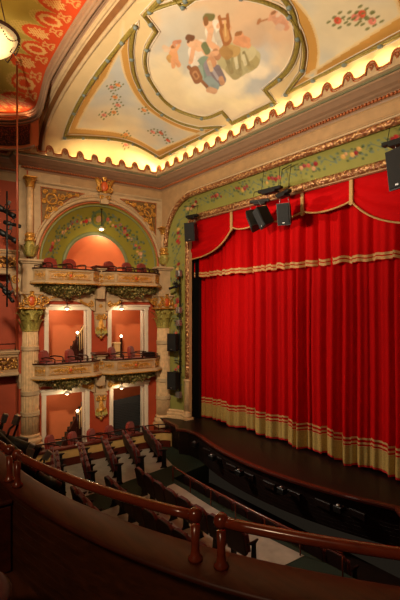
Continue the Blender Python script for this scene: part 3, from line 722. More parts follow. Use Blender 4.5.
# giant columns
def capital(mb, z0, z1, r, leafn=8):
    h = z1 - z0
    for ring, (zz0, L, W, off) in enumerate(((z0, h * .5, r * .36, 0), (z0 + h * .28, h * .52, r * .36, PI / leafn))):
        for k in range(leafn):
            a = 2 * PI * k / leafn + off; d = (math.cos(a), math.sin(a), 0)
            mb.leaf((d[0] * r * 1.0, d[1] * r * 1.0, zz0), d, (d[0] * .18, d[1] * .18, 1), L, W, .55)
    for k in range(4):
        a = PI / 4 + k * PI / 2; d = (math.cos(a), math.sin(a))
        M = Matrix.Translation((d[0] * r * 1.42, d[1] * r * 1.42, z1 - h * .2)) @ Matrix.Rotation(a, 4, 'Z')
        mb.scroll((0, 0, 0), h * .17, 1.5, 0, 1, r * .12, M)
    for k in range(4):
        a = k * PI / 2; mb.flower((math.cos(a) * r * 1.35, math.sin(a) * r * 1.35, z1 - h * .1), r * .28, (math.cos(a), math.sin(a), 0))
def cartouche(t, y, z, s_=1.0):
    mb = MB()
    for q in (-1, 1):
        mb.scroll((q * .17 * s_, y, z), .12 * s_, 1.5, PI / 2 + q, q, .03 * s_); mb.scroll((q * .28 * s_, y, z - .1 * s_), .08 * s_, 1.4, PI / 2 - q, -q, .025 * s_)
        mb.leaf((q * .14 * s_, y, z), (q, -.6, 0), (q * .4, 0, 1), .22 * s_, .06 * s_)
    mb.tube([(.13 * s_ * math.cos(a), y - .01, z + .17 * s_ * math.sin(a)) for a in np.linspace(0, 2 * PI, 19)[:-1]], .03 * s_, 6, True)
    mb.leaf((0, y, z + .16 * s_), (0, -1, 0), (0, 0, 1), .14 * s_, .07 * s_)
    mb.build('gilt_cartouche', M_['gold'], t)
    mb = MB(); mb.ball((0, y + .02, z), (.115 * s_, .06 * s_, .15 * s_), 12); mb.build('shield', M_['shield'], t)
def column(x, label, right):
    y = -.2; z0 = .1
    t = thing('box_column', label, 'column', B @ T(x, y, z0), 'giant columns flanking the boxes')
    zb = .74 - z0
    mb = MB(); mb.box(-.3, .3, -.28, .2, 0, zb - .12); mb.build('pedestal', M_['redwood'], t)
    mb = MB(); mb.rbox(-.34, .34, -.34, .2, zb - .12, zb, .015); mb.lathe([(.33, zb), (.33, zb + .06), (.35, zb + .1), (.33, zb + .15), (.28, zb + .17), (.28, zb + .2), (.3, zb + .23), (.29, zb + .27), (.26, zb + .29)], 32); mb.build('base', M_['stone'], t)
    mb = MB(); nfl = 20
    def flute(a, z): return 1 - .1 * abs(math.sin(a * nfl / 2)) ** .6 * 1.0
    prof = [(.27, zb + .29), (.267, zb + 1.2), (.258, zb + 2.2), (.243, zb + 3.1), (.232, 4.2 - z0)]
    mb.lathe(prof, 120, fl=flute); mb.build('fluted_shaft', M_['stone'], t)
    for zz in (1.66, 2.3, 3.68):
        r = .272 - .03 * (zz - 1) / 3.2
        mb = MB(); mb.lathe([(r, -.07), (r + .02, -.065), (r + .02, -.03), (r + .01, 0), (r + .02, .03), (r + .02, .065), (r, .07)], 32, (0, 0, zz - z0))
        mb.build('band', M_['cream'], t)
    zc = 4.2 - z0
    mb = MB(); mb.lathe([(.215, zc), (.25, zc + .02), (.25, zc + .05), (.215, zc + .07), (.22, zc + .3), (.3, zc + .66)], 32); capital(mb, zc + .05, zc + .72, .225); mb.build('capital', M_['leaf'], t)
    mb = MB(); mb.rbox(-.4, .4, -.4, .2, zc + .69, zc + .75, .02); mb.build('abacus', M_['gold'], t)
    mb = MB(); mb.box(-.3, .3, -.22, .2, zc + .75, zc + 1.2); mb.rbox(-.36, .36, -.28, .2, zc + 1.14, zc + 1.22, .02); mb.build('frieze_block', M_['cream'], t)
    cartouche(t, -.27, zc + .95)
    mb = MB(); mb.box(-.25, .25, -.16, .2, zc + 1.22, 6.42 - z0); mb.rbox(-.31, .31, -.22, .2, 6.3 - z0, 6.36 - z0, .02); mb.rbox(-.36, .36, -.27, .2, 6.36 - z0, 6.44 - z0, .02); mb.build('pier', M_['cream'], t)
    for s_ in ((1,) if not right else (-1,)):
        mb = MB(); mb.scroll((s_ * .42, -.12, zc + .95), .14, 1.4, PI / 2 + s_, -s_, .035); mb.leaf((s_ * .33, -.1, zc + .8), (s_, -.4, 0), (s_ * .8, 0, .8), .4, .08); mb.build('side_scroll', M_['gold'], t)
    return t
column(.0, 'left giant fluted stone column with green gold capital beside the boxes', False)
column(4.66, 'right giant fluted stone column with green gold capital beside the stage arch', True)
# colonnettes over the piers
def colonnette(x, z0, hv, hs, hc, r, label):
    t = thing('colonnette', label, 'column', B @ T(x, -.16, z0), 'small colonnettes above the piers')
    mb = MB(); mb.lathe([(r * .9, 0), (r * 1.15, .03), (r * 1.2, .12), (r * 1.35, hv * .6), (r * 1.25, hv * .85), (r * 1.15, hv * .93)], 24)
    for k in range(8):
        a = k * PI / 4; d = (math.cos(a), math.sin(a), 0); mb.leaf((d[0] * r * 1.3, d[1] * r * 1.3, .05), d, (d[0] * .25, d[1] * .25, 1), hv * .6, r * .5, .25)
    mb.build('vase_base', M_['leaf'], t)
    mb = MB(); mb.lathe([(r * 1.1, hv * .93), (r * 1.45, hv * .95), (r * 1.5, hv + .03), (r * 1.1, hv + .07), (r * 1.05, hv + .1), (r * 1.35, hv + .13), (r * 1.3, hv + .2), (r, hv + .24)], 24); mb.build('ring', M_['gold'], t)
    mb = MB(); mb.lathe([(r * .98, hv + .24), (r * .95, hv + hs * .5), (r * .88, hv + hs)], 24); mb.build('shaft', M_['stone'], t)
    zc = hv + hs
    mb = MB(); mb.lathe([(r * .9, zc), (r * 1.15, zc + .02), (r * .95, zc + .05), (r * 1.2, zc + hc)], 20); capital(mb, zc + .02, zc + hc, r * .9, 6); mb.rbox(-r * 1.7, r * 1.7, -r * 1.7, r * 1.2, zc + hc, zc + hc + .05, .01); mb.build('capital', M_['gold'], t)
colonnette(0, 6.54, .5, 1.65, .28, .115, 'tall colonnette with green vase base left of the box arch')
colonnette(4.72, 6.54, .38, .72, .22, .13, 'short colonnette with green vase base in the corner by the stage arch')

# balconies
def make_balcony(label):
    t = thing('box_balcony', label, 'balcony', None, 'bowed balconies of the boxes')
    plan = [(-1.04, -.02), (-1.04, -.42), (-.74, -.72), (.74, -.72), (1.04, -.42), (1.04, -.02)]
    def shr(d): return [(x * (1 - d / 1.04), y + d if y < -.1 else y) for x, y in plan]
    mb = MB(); mb.run(plan, [(.0, -.08), (.0, .27), (-.05, .3)]); mb.run(plan, [(-.06, .3), (-.06, -.08)]); mb.build('front_panel', M_['cream'], t)
    mb = MB(); mb.slab(shr(.02), -.12, -.08); mb.build('floor_slab', M_['cream'], t)
    mb = MB(); mb.run(plan, [(.0, -.04), (.05, -.06), (.09, -.09), (.1, -.13), (.04, -.16), (-.02, -.16)]); mb.run(plan, [(.0, .25), (.03, .26), (.03, .29), (0, .3)]); mb.build('mouldings', M_['cream'], t)
    mb = MB(); mb.run(plan, [(.06, -.13), (.1, -.14), (.1, -.16), (.06, -.16)])
    for (a, b) in zip(plan[:-1], plan[1:]):
        d = Vector((b[0] - a[0], b[1] - a[1])); n = int(d.length / .06); nn = Vector((d.y, -d.x)).normalized()
        for k in range(n):
            q = Vector(a) + d * ((k + .5) / n) + nn * .09; mb.ball((q.x, q.y, -.15), (.024, .024, .03), 6)
    mb.build('bead_moulding', M_['gold'], t)
    mb = MB(); mb.run(plan, [(-.09, .3), (.04, .3), (.045, .32), (.04, .34), (-.09, .34), (-.09, .3)]); mb.build('cap_rail', M_['darkwood'], t)
    mb = MB(); tp = [(x * .97, y * .97) for x, y in plan]
    mb.tube([(x, y, .415) for x, y in tp], .013, 6)
    for (a, b) in zip(tp[:-1], tp[1:]):
        for k in range(3 if abs(b[0] - a[0]) > 1 else 1):
            x = a[0] + (b[0] - a[0]) * k / 3; y = a[1] + (b[1] - a[1]) * k / 3; mb.tube([(x, y, .34), (x, y, .415)], .009, 6)
    mb.build('handrail', M_['darkwood'], t)
    mb = MB(); mb.rbox(-.63, .63, -.728, -.7, .01, .2, .01)
    for q in (-1, 1): mb.rbox(-.15, .15, -.008, .02, -.09, .1, .005, Matrix.Translation((q * .89, -.57, .105)) @ Matrix.Rotation(q * PI / 4, 4, 'Z'))
    mb.build('filigree_panel', M_['filigree'], t)
    # gilded ornament on the facets
    mb = MB()
    y = -.735
    mb.tube([(-.66, y, -.01), (.66, y, -.01), (.66, y, .22), (-.66, y, .22)], .014, 6, True)
    mb.flower((0, y - .02, .105), .1); mb.tube([(.12 * math.cos(a), y, .105 + .1 * math.sin(a)) for a in np.linspace(0, 2 * PI, 17)[:-1]], .018, 6, True)
    for q in (-1, 1):
        for (dx, r, a0) in ((.22, .075, 2.5), (.36, .055, 2.5), (.47, .04, 2.5)): mb.scroll((q * dx, y, .105), r, 1.4, a0 if q > 0 else PI - a0, q, .016)
        mb.leaf((q * .14, y, .105), (0, -1, 0), (q, 0, .1), .3, .04, .1)
        M = Matrix.Translation((q * .89, -.585, .105)) @ Matrix.Rotation(q * PI / 4, 4, 'Z')
        m2 = MB(); m2.flower((0, -.005, 0), .085); m2.scroll((-.12, 0, 0), .05, 1.3, 0, 1, .015); m2.scroll((.12, 0, 0), .05, 1.3, PI, -1, .015); m2.tube([(-.17, 0, -.12), (.17, 0, -.12), (.17, 0, .12), (-.17, 0, .12)], .012, 6, True)
        mb.add([tuple(M @ Vector(p)) for p in m2.v], m2.f, True)
    mb.build('gilt_ornament', M_['gold'], t)
    mb = MB(); mb.ball((0, y - .03, .105), (.055, .035, .055), 10); mb.build('rosette_jewel', M_['shield'], t)
    # hanging foliage corbel underneath
    P = []
    for i in range(13):
        u = i / 12 * 2 - 1; row = []
        dep = .42 * (1 - abs(u)) ** .75 + .04
        for j in range(9):
            v = j / 8 * PI / 2
            row.append((u * .98, -.02 - (.64 - .36 * max(0, abs(u) - .55) / .45) * math.cos(v) ** .8, -.15 - dep * math.sin(v)))
        P.append(row)
    mb = MB(); mb.grid(P); r = random.Random(5)
    for k in range(170):
        u = r.uniform(-.95, .95); v = r.uniform(.05, 1.35); dep = .42 * (1 - abs(u)) ** .75 + .04
        p = (u * .98, -.02 - (.64 - .36 * max(0, abs(u) - .55) / .45) * math.cos(v) ** .8, -.15 - dep * math.sin(v))
        mb.leaf(p, (r.uniform(-.4, .4), -1, -.6), (r.choice([-1, 1]) * r.uniform(.3, 1), -.4, r.uniform(-.4, .4)), r.uniform(.1, .17), .038, .35)
    mb.build('foliage_corbel', M_['leafy'], t)
    mb = MB()
    for k in range(9):
        a = PI * (k / 8); mb.leaf((0, -.47, -.42), (math.cos(a) * .5, -1, 0), (math.cos(a), -.5, math.sin(a) * .7), .16, .035, .4)
    mb.ball((0, -.5, -.4), (.08, .07, .1), 8); mb.scroll((-.13, -.55, -.3), .06, 1.3, 0, 1, .02); mb.scroll((.13, -.55, -.3), .06, 1.3, PI, -1, .02)
    mb.build('mask_ornament', M_['gold'], t)
    return t
bal = make_balcony('bowed cream and gold balcony, middle tier, left box')
bal.matrix_world = B @ T(1.1, 0, 2.88)
dup(bal, B @ T(3.32, 0, 2.88), 'bowed cream and gold balcony, middle tier, right box beside the column')
dup(bal, B @ T(1.1, 0, 5.84), 'bowed cream and gold balcony, top tier, left box under the arch')
dup(bal, B @ T(3.32, 0, 5.84), 'bowed cream and gold balcony, top tier, right box under the arch')
# pedestals between the balconies and consoles hanging below
def post(z, label):
    t = thing('balcony_pedestal', label, 'pedestal', B @ T(2.21, -.3, z), 'pedestals between the balconies')
    mb = MB(); mb.prism([(-.13, -.6), (.13, -.6), (.15, .38), (-.15, .38)], -.13, .28); mb.rbox(-.19, .19, -.2, .28, .38, .43, .015); mb.build('block', M_['cream'], t)
    mb = MB(); mb.rbox(-.25, .25, -.26, .28, .43, .5, .02); mb.build('cap', M_['redwood'], t)
    mb = MB(); mb.flower((0, -.15, .15), .09); mb.scroll((0, -.15, -.02), .06, 1.3, 0, 1, .02); mb.build('gilt_flower', M_['gold'], t)
post(2.94, 'tapered cream pedestal with red cap between the middle tier balconies')
post(5.84, 'tapered cream pedestal with red cap between the top tier balconies')
def console(z, label):
    t = thing('wall_console', label, 'bracket', B @ T(2.29, -.04, z), 'consoles between the box openings')
    mb = MB(); mb.box(-.17, .17, -.12, .04, .08, .5); mb.rbox(-.22, .22, -.18, .04, 0, .08, .02); mb.build('block', M_['cream'], t)
    mb = MB(); mb.flower((0, -.13, .28), .08); mb.build('gilt_flower', M_['gold'], t)
    mb = MB(); mb.prism([(-.19, 0), (-.16, -.55), (-.1, -.75), (.1, -.75), (.16, -.55), (.19, 0)], -.14, .04)
    mb.build('drop', M_['cream'], t)
    mb = MB()
    for k in range(7): mb.leaf(((k - 3) * .05, -.15, -.42 - .03 * (k % 2)), (0, -1, 0), ((k - 3) * .06, 0, -1), .24, .035, .3)
    mb.build('leaf_tip', M_['leaf'], t)
    mb = MB()
    for q in (-1, 1): mb.scroll((q * .12, -.16, -.1), .09, 1.5, PI / 2, q, .03); mb.scroll((q * .1, -.15, -.5), .07, 1.4, PI / 2, -q, .025)
    mb.tube([(0, -.15, -.02), (0, -.15, -.78)], .03, 6); mb.tube([(-.13, -.15, -.12), (.13, -.15, -.12)], .02, 6); mb.tube([(-.1, -.15, -.5), (.1, -.15, -.5)], .02, 6)
    mb.ball((0, -.14, -.78), (.06, .05, .07), 8); mb.leaf((0, -.14, -.15), (0, -1, 0), (0, 0, -1), .35, .09, .3); mb.build('gilt_scrolls', M_['gold'], t)
    for q in (-1, 1):
        mb = MB(); mb.prism([(q * .2, .5), (q * .2, .1), (q * .34, .18), (q * .5, .36), (q * .78, .42), (q * .78, .5)][::q], -.1, .04); w = mb.build('scroll_bracket', M_['cream'], t)
        mb = MB(); mb.scroll((q * .36, -.12, .34), .11, 1.5, PI / 2, q, .028); mb.scroll((q * .66, -.12, .44), .06, 1.4, PI / 2, -q, .02); mb.leaf((q * .3, -.1, .25), (0, -1, 0), (q * 1, 0, .4), .4, .05, .2); mb.build('gilt_scroll', M_['gold'], w)
console(4.72, 'gilded drop console between the two middle tier openings')
console(1.96, 'gilded drop console between the two ground floor openings')

# pendant lamps
def lamp(M, label, drop=.35, s_=1.0):
    t = thing('pendant_lamp', label, 'lamp', M, 'small pendant lamps of the boxes')
    mb = MB(); mb.lathe([(0, 0), (.05, -.005), (.05, -.02), (.01, -.03)][::-1], 14); mb.tube([(0, 0, -.02), (0, 0, -drop)], .01, 6); mb.build('rod', M_['bronze'], t)
    mb = MB(); mb.lathe([(.03, -drop), (.05, -drop - .02), (.12 * s_, -drop - .09)], 18); mb.build('shade', M_['white'], t)
    mb = MB(); mb.ball((0, 0, -drop - .075), (.07 * s_, .07 * s_, .06 * s_), 12); mb.build('glass_globe', M_['bulb'], t)
LAMPS = []
for (x, y, z, lb) in ((1.11, -.3, 5.2, 'lit pendant lamp over the middle tier left opening'), (2.98, -.3, 5.2, 'lit pendant lamp over the middle tier right opening'), (1.11, -.3, 2.46, 'lit pendant lamp over the ground floor left opening'), (2.98, -.3, 2.46, 'lit pendant lamp over the dark slatted ground floor opening')):
    lamp(B @ T(x, y, z), lb, .2); LAMPS.append((x, y, z - .34))
lamp(B @ T(2.4, .1, 8.38), 'lit pendant lamp hanging from the crown of the box arch', .62, 1.15); LAMPS.append((2.4, .1, 7.6))
# ------------------------------------------------------------------ inside the boxes
def stair(z, label):
    t = thing('staircase', label, 'staircase', B @ T(0, .9, z), 'staircases inside the left boxes')
    mb = MB(); mb.prism([(1.25, 0), (1.3, .12), (2.22, 1.78), (2.22, .0)], 0, .12); mb.build('stringer', M_['darkwood'], t)
    mb = MB()
    for k in range(8): mb.box(1.4 + k * .1, 2.22, .12, .58, k * .17, k * .17 + .17)
    mb.build('steps', M_['carpet'], t)
    mb = MB(); mb.cyl((1.8, 0, .3), (1.8, 0, 1.12), .035); mb.rbox(1.75, 1.85, -.05, .05, .25, .6, .01); mb.build('newel_post', M_['darkwood'], t)
    mb = MB(); mb.ball((1.8, 0, 1.18), .05, 10); mb.build('newel_lamp', M_['bulb'], t)
    mb = MB(); mb.tube([(1.8, -.03, 1.05), (2.22, -.03, 1.72)], .035, 8); mb.build('handrail', M_['baluster'], t)
    for k in range(5):
        x = 1.87 + k * .07; mb = MB(); mb.tube([(x, -.03, .5 + (x - 1.8) * .6), (x, -.03, 1.05 + (x - 1.8) * 1.6)], .02, 6); mb.build('baluster', M_['baluster'], t)
    mb = MB(); mb.ball((1.47, -.02, .55), .055, 10); mb.cyl((1.47, -.02, 0), (1.47, -.02, .52), .03); mb.build('bottom_newel', M_['darkwood'], t)
stair(2.88, 'staircase with cream balusters inside the middle tier left box')
stair(.1, 'staircase with cream balusters inside the ground floor left box')
t = thing('balustrade', 'cream balustrade with dark newel inside the middle tier right box', 'balustrade', B @ T(0, .9, 2.88))
mb = MB(); mb.rbox(2.4, 3.44, -.03, .03, .7, .78, .01); mb.build('handrail', M_['baluster'], t)
mb = MB(); mb.box(2.4, 3.44, .015, .03, .0, .7); mb.build('backing_panel', M_['baluster'], t)
for k in range(12):
    mb = MB(); mb.box(2.44 + k * .083, 2.475 + k * .083, -.02, .015, .05, .7); mb.build('baluster', M_['baluster'], t)
mb = MB(); mb.rbox(3.41, 3.49, -.04, .04, 0, .9, .01); mb.ball((3.45, 0, .92), .045, 8); mb.build('newel_post', M_['darkwood'], t)
mb = MB(); mb.ball((3.45, 0, 1.0), .05, 10); mb.build('newel_lamp', M_['bulb'], t)
for z, lb in ((2.88, 'sloping dark underside of stairs inside the middle tier right box'), (.1, 'sloping dark underside of stairs behind the dark slatted shutter')):
    t = thing('stair_soffit', lb, 'stairs', B @ T(2.36, 0, z), 'stair undersides in the right boxes')
    mb = MB(); mb.prism([(0, 1.45), (.62, 2.3), (0, 2.3)], .95, 1.48); mb.build('sloping_soffit', M_['darkwood'], t)
t = thing('slatted_shutter', 'dark grey slatted shutter filling the ground floor right opening', 'shutter', B @ T(0, .45, .1))
mb = MB(); mb.prism([(2.4, 0), (4.62, 0), (4.62, 1.66), (2.4, 1.43)], 0, .03); mb.build('panel', M_['shutter'], t)
for k in range(22):
    mb = MB(); mb.box(2.4, 4.6, -.02, 0, .06 + k * .06, .085 + k * .06); mb.build('slat', M_['shutter'], t)

def make_chair(label):
    t = thing('armchair', label, 'armchair', None, 'armchairs in the boxes')
    w = .25
    mb = MB(); mb.rbox(-w, w, -.27, .2, .3, .42, .03); mb.build('seat', M_['chairplush'], t)
    mb = MB(); out = [(-w, .4), (-w - .01, .62), (-w + .02, .74), (-w + .09, .81), (0, .84), (w - .09, .81), (w - .02, .74), (w + .01, .62), (w, .4)]
    M = Matrix.Translation((0, .2, 0)) @ Matrix.Rotation(R(-9), 4, 'X')
    mb.prism(out, -.05, .04, M); mb.prism([(x * .84, .43 + (z - .4) * .88) for x, z in out], -.08, -.04, M); mb.build('backrest', M_['chairplush'], t)
    for s_ in (-1, 1):
        mb = MB(); mb.tube([(s_ * .27, .22, .6), (s_ * .29, .05, .62), (s_ * .29, -.2, .6), (s_ * .28, -.26, .56), (s_ * .27, -.25, .4)], .024, 6); mb.build('armrest', M_['darkwood'], t)
        mb = MB(); mb.tube([(s_ * .24, -.25, .34), (s_ * .235, -.27, 0)], [.026, .016], 6); mb.build('leg', M_['darkwood'], t)
        mb = MB(); mb.tube([(s_ * .24, .22, .4), (s_ * .24, .28, 0)], [.026, .016], 6); mb.build('leg', M_['darkwood'], t)
    return t
CH = [(.62, -.36, 2.8, 48, 'left armchair in the middle tier left box'), (1.42, -.38, 2.8, 48, 'right armchair in the middle tier left box, before the stairs'),
      (2.88, -.34, 2.8, 48, 'left armchair in the middle tier right box, before the cream balustrade'), (3.58, -.36, 2.8, 48, 'right armchair in the middle tier right box, near the column'),
      (.72, -.34, 5.76, 20, 'left armchair in the top tier left box, seen over the rail'), (1.34, -.34, 5.76, 20, 'right armchair in the top tier left box, seen over the rail'),
      (2.74, -.34, 5.76, 30, 'leftmost armchair in the top tier right box'), (3.4, -.34, 5.76, 30, 'middle armchair in the top tier right box'), (3.98, -.3, 5.76, 30, 'rightmost armchair in the top tier right box'),
      (.78, -.42, .1, 48, 'left armchair in the ground floor left box'), (1.5, -.42, .1, 48, 'right armchair in the ground floor left box, before the stairs'),
      (2.12, -.42, .1, 48, 'armchair under the ground floor console between the openings'), (2.76, -.36, .1, 40, 'armchair at the left of the dark slatted shutter'), (3.56, -.3, .1, 40, 'armchair at the right of the dark slatted shutter')]
ch = None
for (x, y, z, a, lb) in CH:
    M = B @ T(x, y, z, R(a)) @ Matrix.Scale(.95, 4)
    if ch is None: ch = make_chair('red plush ' + lb); ch.matrix_world = M
    else: dup(ch, M, 'red plush ' + lb)
t = thing('side_table', 'black side table beside the column in the middle tier right box', 'table', B @ T(4.02, -.28, 2.8))
mb = MB(); mb.rbox(-.2, .2, -.16, .16, .5, .55, .01); mb.build('table_top', M_['black'], t)
mb = MB(); mb.box(-.18, .18, -.14, .14, .25, .5); mb.build('drawer_box', M_['black'], t)
for q in ((-1, -1), (1, -1), (1, 1), (-1, 1)):
    mb = MB(); mb.tube([(q[0] * .17, q[1] * .13, .25), (q[0] * .17, q[1] * .13, 0)], .015, 6); mb.build('leg', M_['black'], t)

# ------------------------------------------------------------------ gallery and wall left of the boxes
mb = MB(); mb.slab([(-6.36, -4.75), (-6.95, -4.75), (-7.55, -11), (-7.8, -11), (-7.2, -4.6), (-6.36, -4.6)], 0, 9.3); struct(mb.build('wall_left.002', M_['terracotta']))
for z, zr, lb in ((2.9, 3.62, 'lower side gallery front with gilded frieze left of the column'), (6.02, 6.72, 'upper side gallery front with gilded frieze left of the column')):
    t = thing('gallery_front', lb, 'gallery', B @ T(-.38, .02, z), 'side gallery fronts')
    h = zr - z
    mb = MB(); mb.box(-2.6, .06, -.08, .5, 0, h - .12); mb.rbox(-2.6, .08, -.14, .5, h - .12, h - .06, .02); mb.build('parapet', M_['tan'], t)
    mb = MB(); mb.rbox(-2.6, .1, -.16, .5, h - .06, h, .02); mb.build('cap', M_['cream'], t)
    mb = MB(); mb.rbox(-2.6, .08, -.15, .3, -.06, .06, .03); mb.build('base_moulding', M_['cream'], t)
    mb = MB(); mb.rbox(-2.55, .04, -.1, -.07, .14, h - .2, .01)
    for k in range(14): mb.scroll((-.08 - k * .18, -.11, h * .47), .075, 1.5, 0, 1 if k % 2 else -1, .022)
    mb.build('gilded_frieze', M_['relief'], t)
    if z < 5:
        mb = MB(); mb.tube([(-2.6, -.02, h + .2), (-.02, -.02, h + .2), (-.02, -.02, h)], .02, 6)
        for k in range(4): mb.tube([(-.5 - k * .6, -.02, h), (-.5 - k * .6, -.02, h + .2)], .014, 6)
        mb.build('safety_rail', M_['darkwood'], t)
t = thing('scroll_bracket', 'cream gilded scroll bracket under the upper side gallery beside the pier', 'bracket', B @ T(-.4, -.02, 5.3))
mb = MB(); mb.prism([(0, 0), (.1, .0), (.16, .68), (-.16, .68), (-.1, .3)], -.1, .1); mb.build('body', M_['cream'], t)
mb = MB(); mb.scroll((0, -.12, .5), .13, 1.6, PI / 2, 1, .03); mb.scroll((.02, -.12, .2), .08, 1.5, PI / 2, -1, .025); mb.build('gilt_scroll', M_['gold'], t)

# ------------------------------------------------------------------ proscenium wall: painted cove between two gilded frames
OX, OT, OR_, IXX, IT, IRR, IY = 5.62, 8.8, 1.6, 4.78, 8.12, .55, .4
def frame_path(x, top, r, z0, n=26):
    P = [(-x, z0)] + [(-x, z0 + (top - r - z0) * k / 40) for k in range(1, 40)]
    P += [(-x + r - r * math.cos(PI / 2 * k / n), top - r + r * math.sin(PI / 2 * k / n)) for k in range(n + 1)]
    m = 120; P += [(-x + r + (2 * x - 2 * r) * k / m, top) for k in range(1, m)]
    P += [(x - r + r * math.sin(PI / 2 * k / n), top - r + r * math.cos(PI / 2 * k / n)) for k in range(n + 1)]
    P += [(x, top - r - (top - r - z0) * k / 40) for k in range(1, 41)]
    return P
FO = frame_path(OX, OT, OR_, .95); FI = frame_path(IXX, IT, IRR, .95)
pw = MB()
def tocorner(p):
    x, z = p
    return p
# wall face from the outer frame to the corners and frieze
nF = len(FO)
rim = []
for (x, z) in FO:
    if z < OT - OR_ - .001: rim.append((math.copysign(5.91, x), z))
    elif abs(x) < OX - OR_ + .001: rim.append((x, 9.3))
    else: rim.append(None)
for sx in (-1, 1):
    ids = [i for i in range(nF) if rim[i] is None and FO[i][0] * sx > 0]
    for i in ids:
        a = math.atan2(FO[i][1] - (OT - OR_), abs(FO[i][0]) - (OX - OR_))
        w, h = 5.91 - (OX - OR_), 9.3 - (OT - OR_)
        t_ = min(w / math.cos(a) if math.cos(a) > 1e-6 else 99, h / math.sin(a) if math.sin(a) > 1e-6 else 99)
        rim[i] = (sx * ((OX - OR_) + math.cos(a) * t_), (OT - OR_) + math.sin(a) * t_)
pw.grid([[(x, 0, z) for x, z in FO], [(x, 0, z) for x, z in rim]], False)
for sx in (-1, 1):
    q = min((i for i in range(nF - 1) if FO[i][0] * sx > 0), key=lambda i: abs((rim[i][0] + rim[i + 1][0]) / 2 - sx * 5.91) + abs((rim[i][1] + rim[i + 1][1]) / 2 - 9.3))
    pw.add([(rim[q][0], 0, rim[q][1]), (sx * 5.91, 0, 9.3), (rim[q + 1][0], 0, rim[q + 1][1])], [(0, 1, 2)])
struct(pw.build('wall_stage', M_['tan']))
K = 34; P = []; tt = np.linspace(0, 1, K)
lenO = np.concatenate([[0], np.cumsum([math.hypot((FO[i + 1][0] + FI[i + 1][0] - FO[i][0] - FI[i][0]) / 2, (FO[i + 1][1] + FI[i + 1][1] - FO[i][1] - FI[i][1]) / 2) for i in range(nF - 1)])])
dn = 900; sd = np.linspace(0, lenO[-1], dn)
fo = np.array(FO); fi = np.array(FI)
fox, foz, fix, fiz = (np.interp(sd, lenO, q) for q in (fo[:, 0], fo[:, 1], fi[:, 0], fi[:, 1]))
ang = tt[:, None] * PI / 2
wx = 1 - np.cos(ang); wy = np.sin(ang)                    # quarter-round cove
X = fox + (fix - fox) * (.35 * tt[:, None] + .65 * wx); Z = foz + (fiz - foz) * (.35 * tt[:, None] + .65 * wx); Y = IY * wy + 0 * X
S_ = np.tile(sd - sd[-1] / 2, (K, 1)); D_ = np.tile(tt[:, None] * .85, (1, dn))
col = np.zeros(X.shape + (3,)); col[:] = L3((142, 137, 68)); blend(np.clip(wob(S_, D_, 2, .9) * .6, 0, 1), (158, 156, 92), .7)
tot = sd[-1] / 2
cl = [k * 1.25 + .62 for k in range(-9, 9)]
garland(S_, D_, .42, 11, cl, [k * 1.25 for k in range(-9, 10)], col)
mb = MB(); mb.grid([[(X[i, j], Y[i, j], Z[i, j]) for j in range(dn)] for i in range(K)])
o = struct(mb.build('trim_21', M_['paint'])); paint(o, np.concatenate([col.reshape(-1, 3), np.ones((col.size // 3, 1))], 1))
def sub(F, zmin): return [p for p in F if p[1] >= zmin]
mb = MB(); Q = sub(FO, 7.05); mb.tube([(x, -.03, z) for x, z in Q], .085, 10); struct(mb.build('trim_22', M_['rope']))
mb = MB(); mb.tube([(x * 1.0 + math.copysign(.12, x) * (1 if z < OT - .3 else 0), -.02, z + (.12 if abs(x) < 4.4 else .09)) for x, z in Q], .035, 6); struct(mb.build('trim_23', M_['cream']))
mb = MB(); Q = sub(FI, 2.35); mb.tube([(x, IY - .03, z) for x, z in Q], .1, 10)
r = random.Random(4)
for (x, z) in densify(Q, .11, False): mb.ball((x + r.uniform(-.05, .05), IY - .1, z + r.uniform(-.05, .05)), (r.uniform(.03, .05), .03, r.uniform(.03, .055)), 6)
struct(mb.build('trim_24', M_['rope']))
# reveal between the frame and the curtain
mb = MB(); RV = frame_path(IXX - .12, IT - .12, IRR - .1, .95)
mb.grid([[(x, IY - .05, z) for x, z in RV], [(x, IY + .06, z) for x, z in RV]], False); mb.grid([[(x, IY - .05, z) for x, z in RV], [(x, IY - .05, z) for x, z in FI]], False); struct(mb.build('trim_25', M_['tan']))
mb = MB()
for sx in (-1, 1): mb.box(min(sx * 4.62, sx * 6.4), max(sx * 4.62, sx * 6.4), .74, .86, .9, 8.6)
mb.box(-6.4, 6.4, .74, .86, 8.02, 9.4); struct(mb.build('wall_stage.001', M_['black']))
# plain half columns at the foot of the inner frame and the moulded base of the cove
for sx, lb in ((-1, 'left'), (1, 'right')):
    t = thing('stage_colonnette', 'plain cream half column at the foot of the gilded frame, %s of the stage' % lb, 'column', Matrix.Translation((sx * IXX, IY - .06, .95)), 'half columns at the stage frame')
    mb = MB(); mb.lathe([(.11, .3), (.1, 1.3), (.1, 1.36), (.13, 1.38), (.13, 1.42), (.11, 1.44)], 24); mb.build('shaft', M_['stone'], t)
    mb = MB(); mb.rbox(-.17, .17, -.17, .17, 0, .08, .01); mb.lathe([(.16, .08), (.165, .14), (.14, .18), (.13, .22), (.14, .26), (.11, .3)], 24); mb.build('base', M_['stone'], t)
mb = MB()
for sx in (-1, 1):
    pth = [(sx * 5.72, -.06), (sx * 5.45, .02), (sx * 5.22, .16), (sx * 5.0, .26), (sx * 4.8, .28)]
    if sx > 0: pth = pth[::-1]
    mb.run(pth, [(.12, .95), (.12, 1.02), (.08, 1.06), (.1, 1.1), (.08, 1.14), (.03, 1.17), (.05, 1.2), (0, 1.26)])
struct(mb.build('baseboard_stage', M_['stone']))

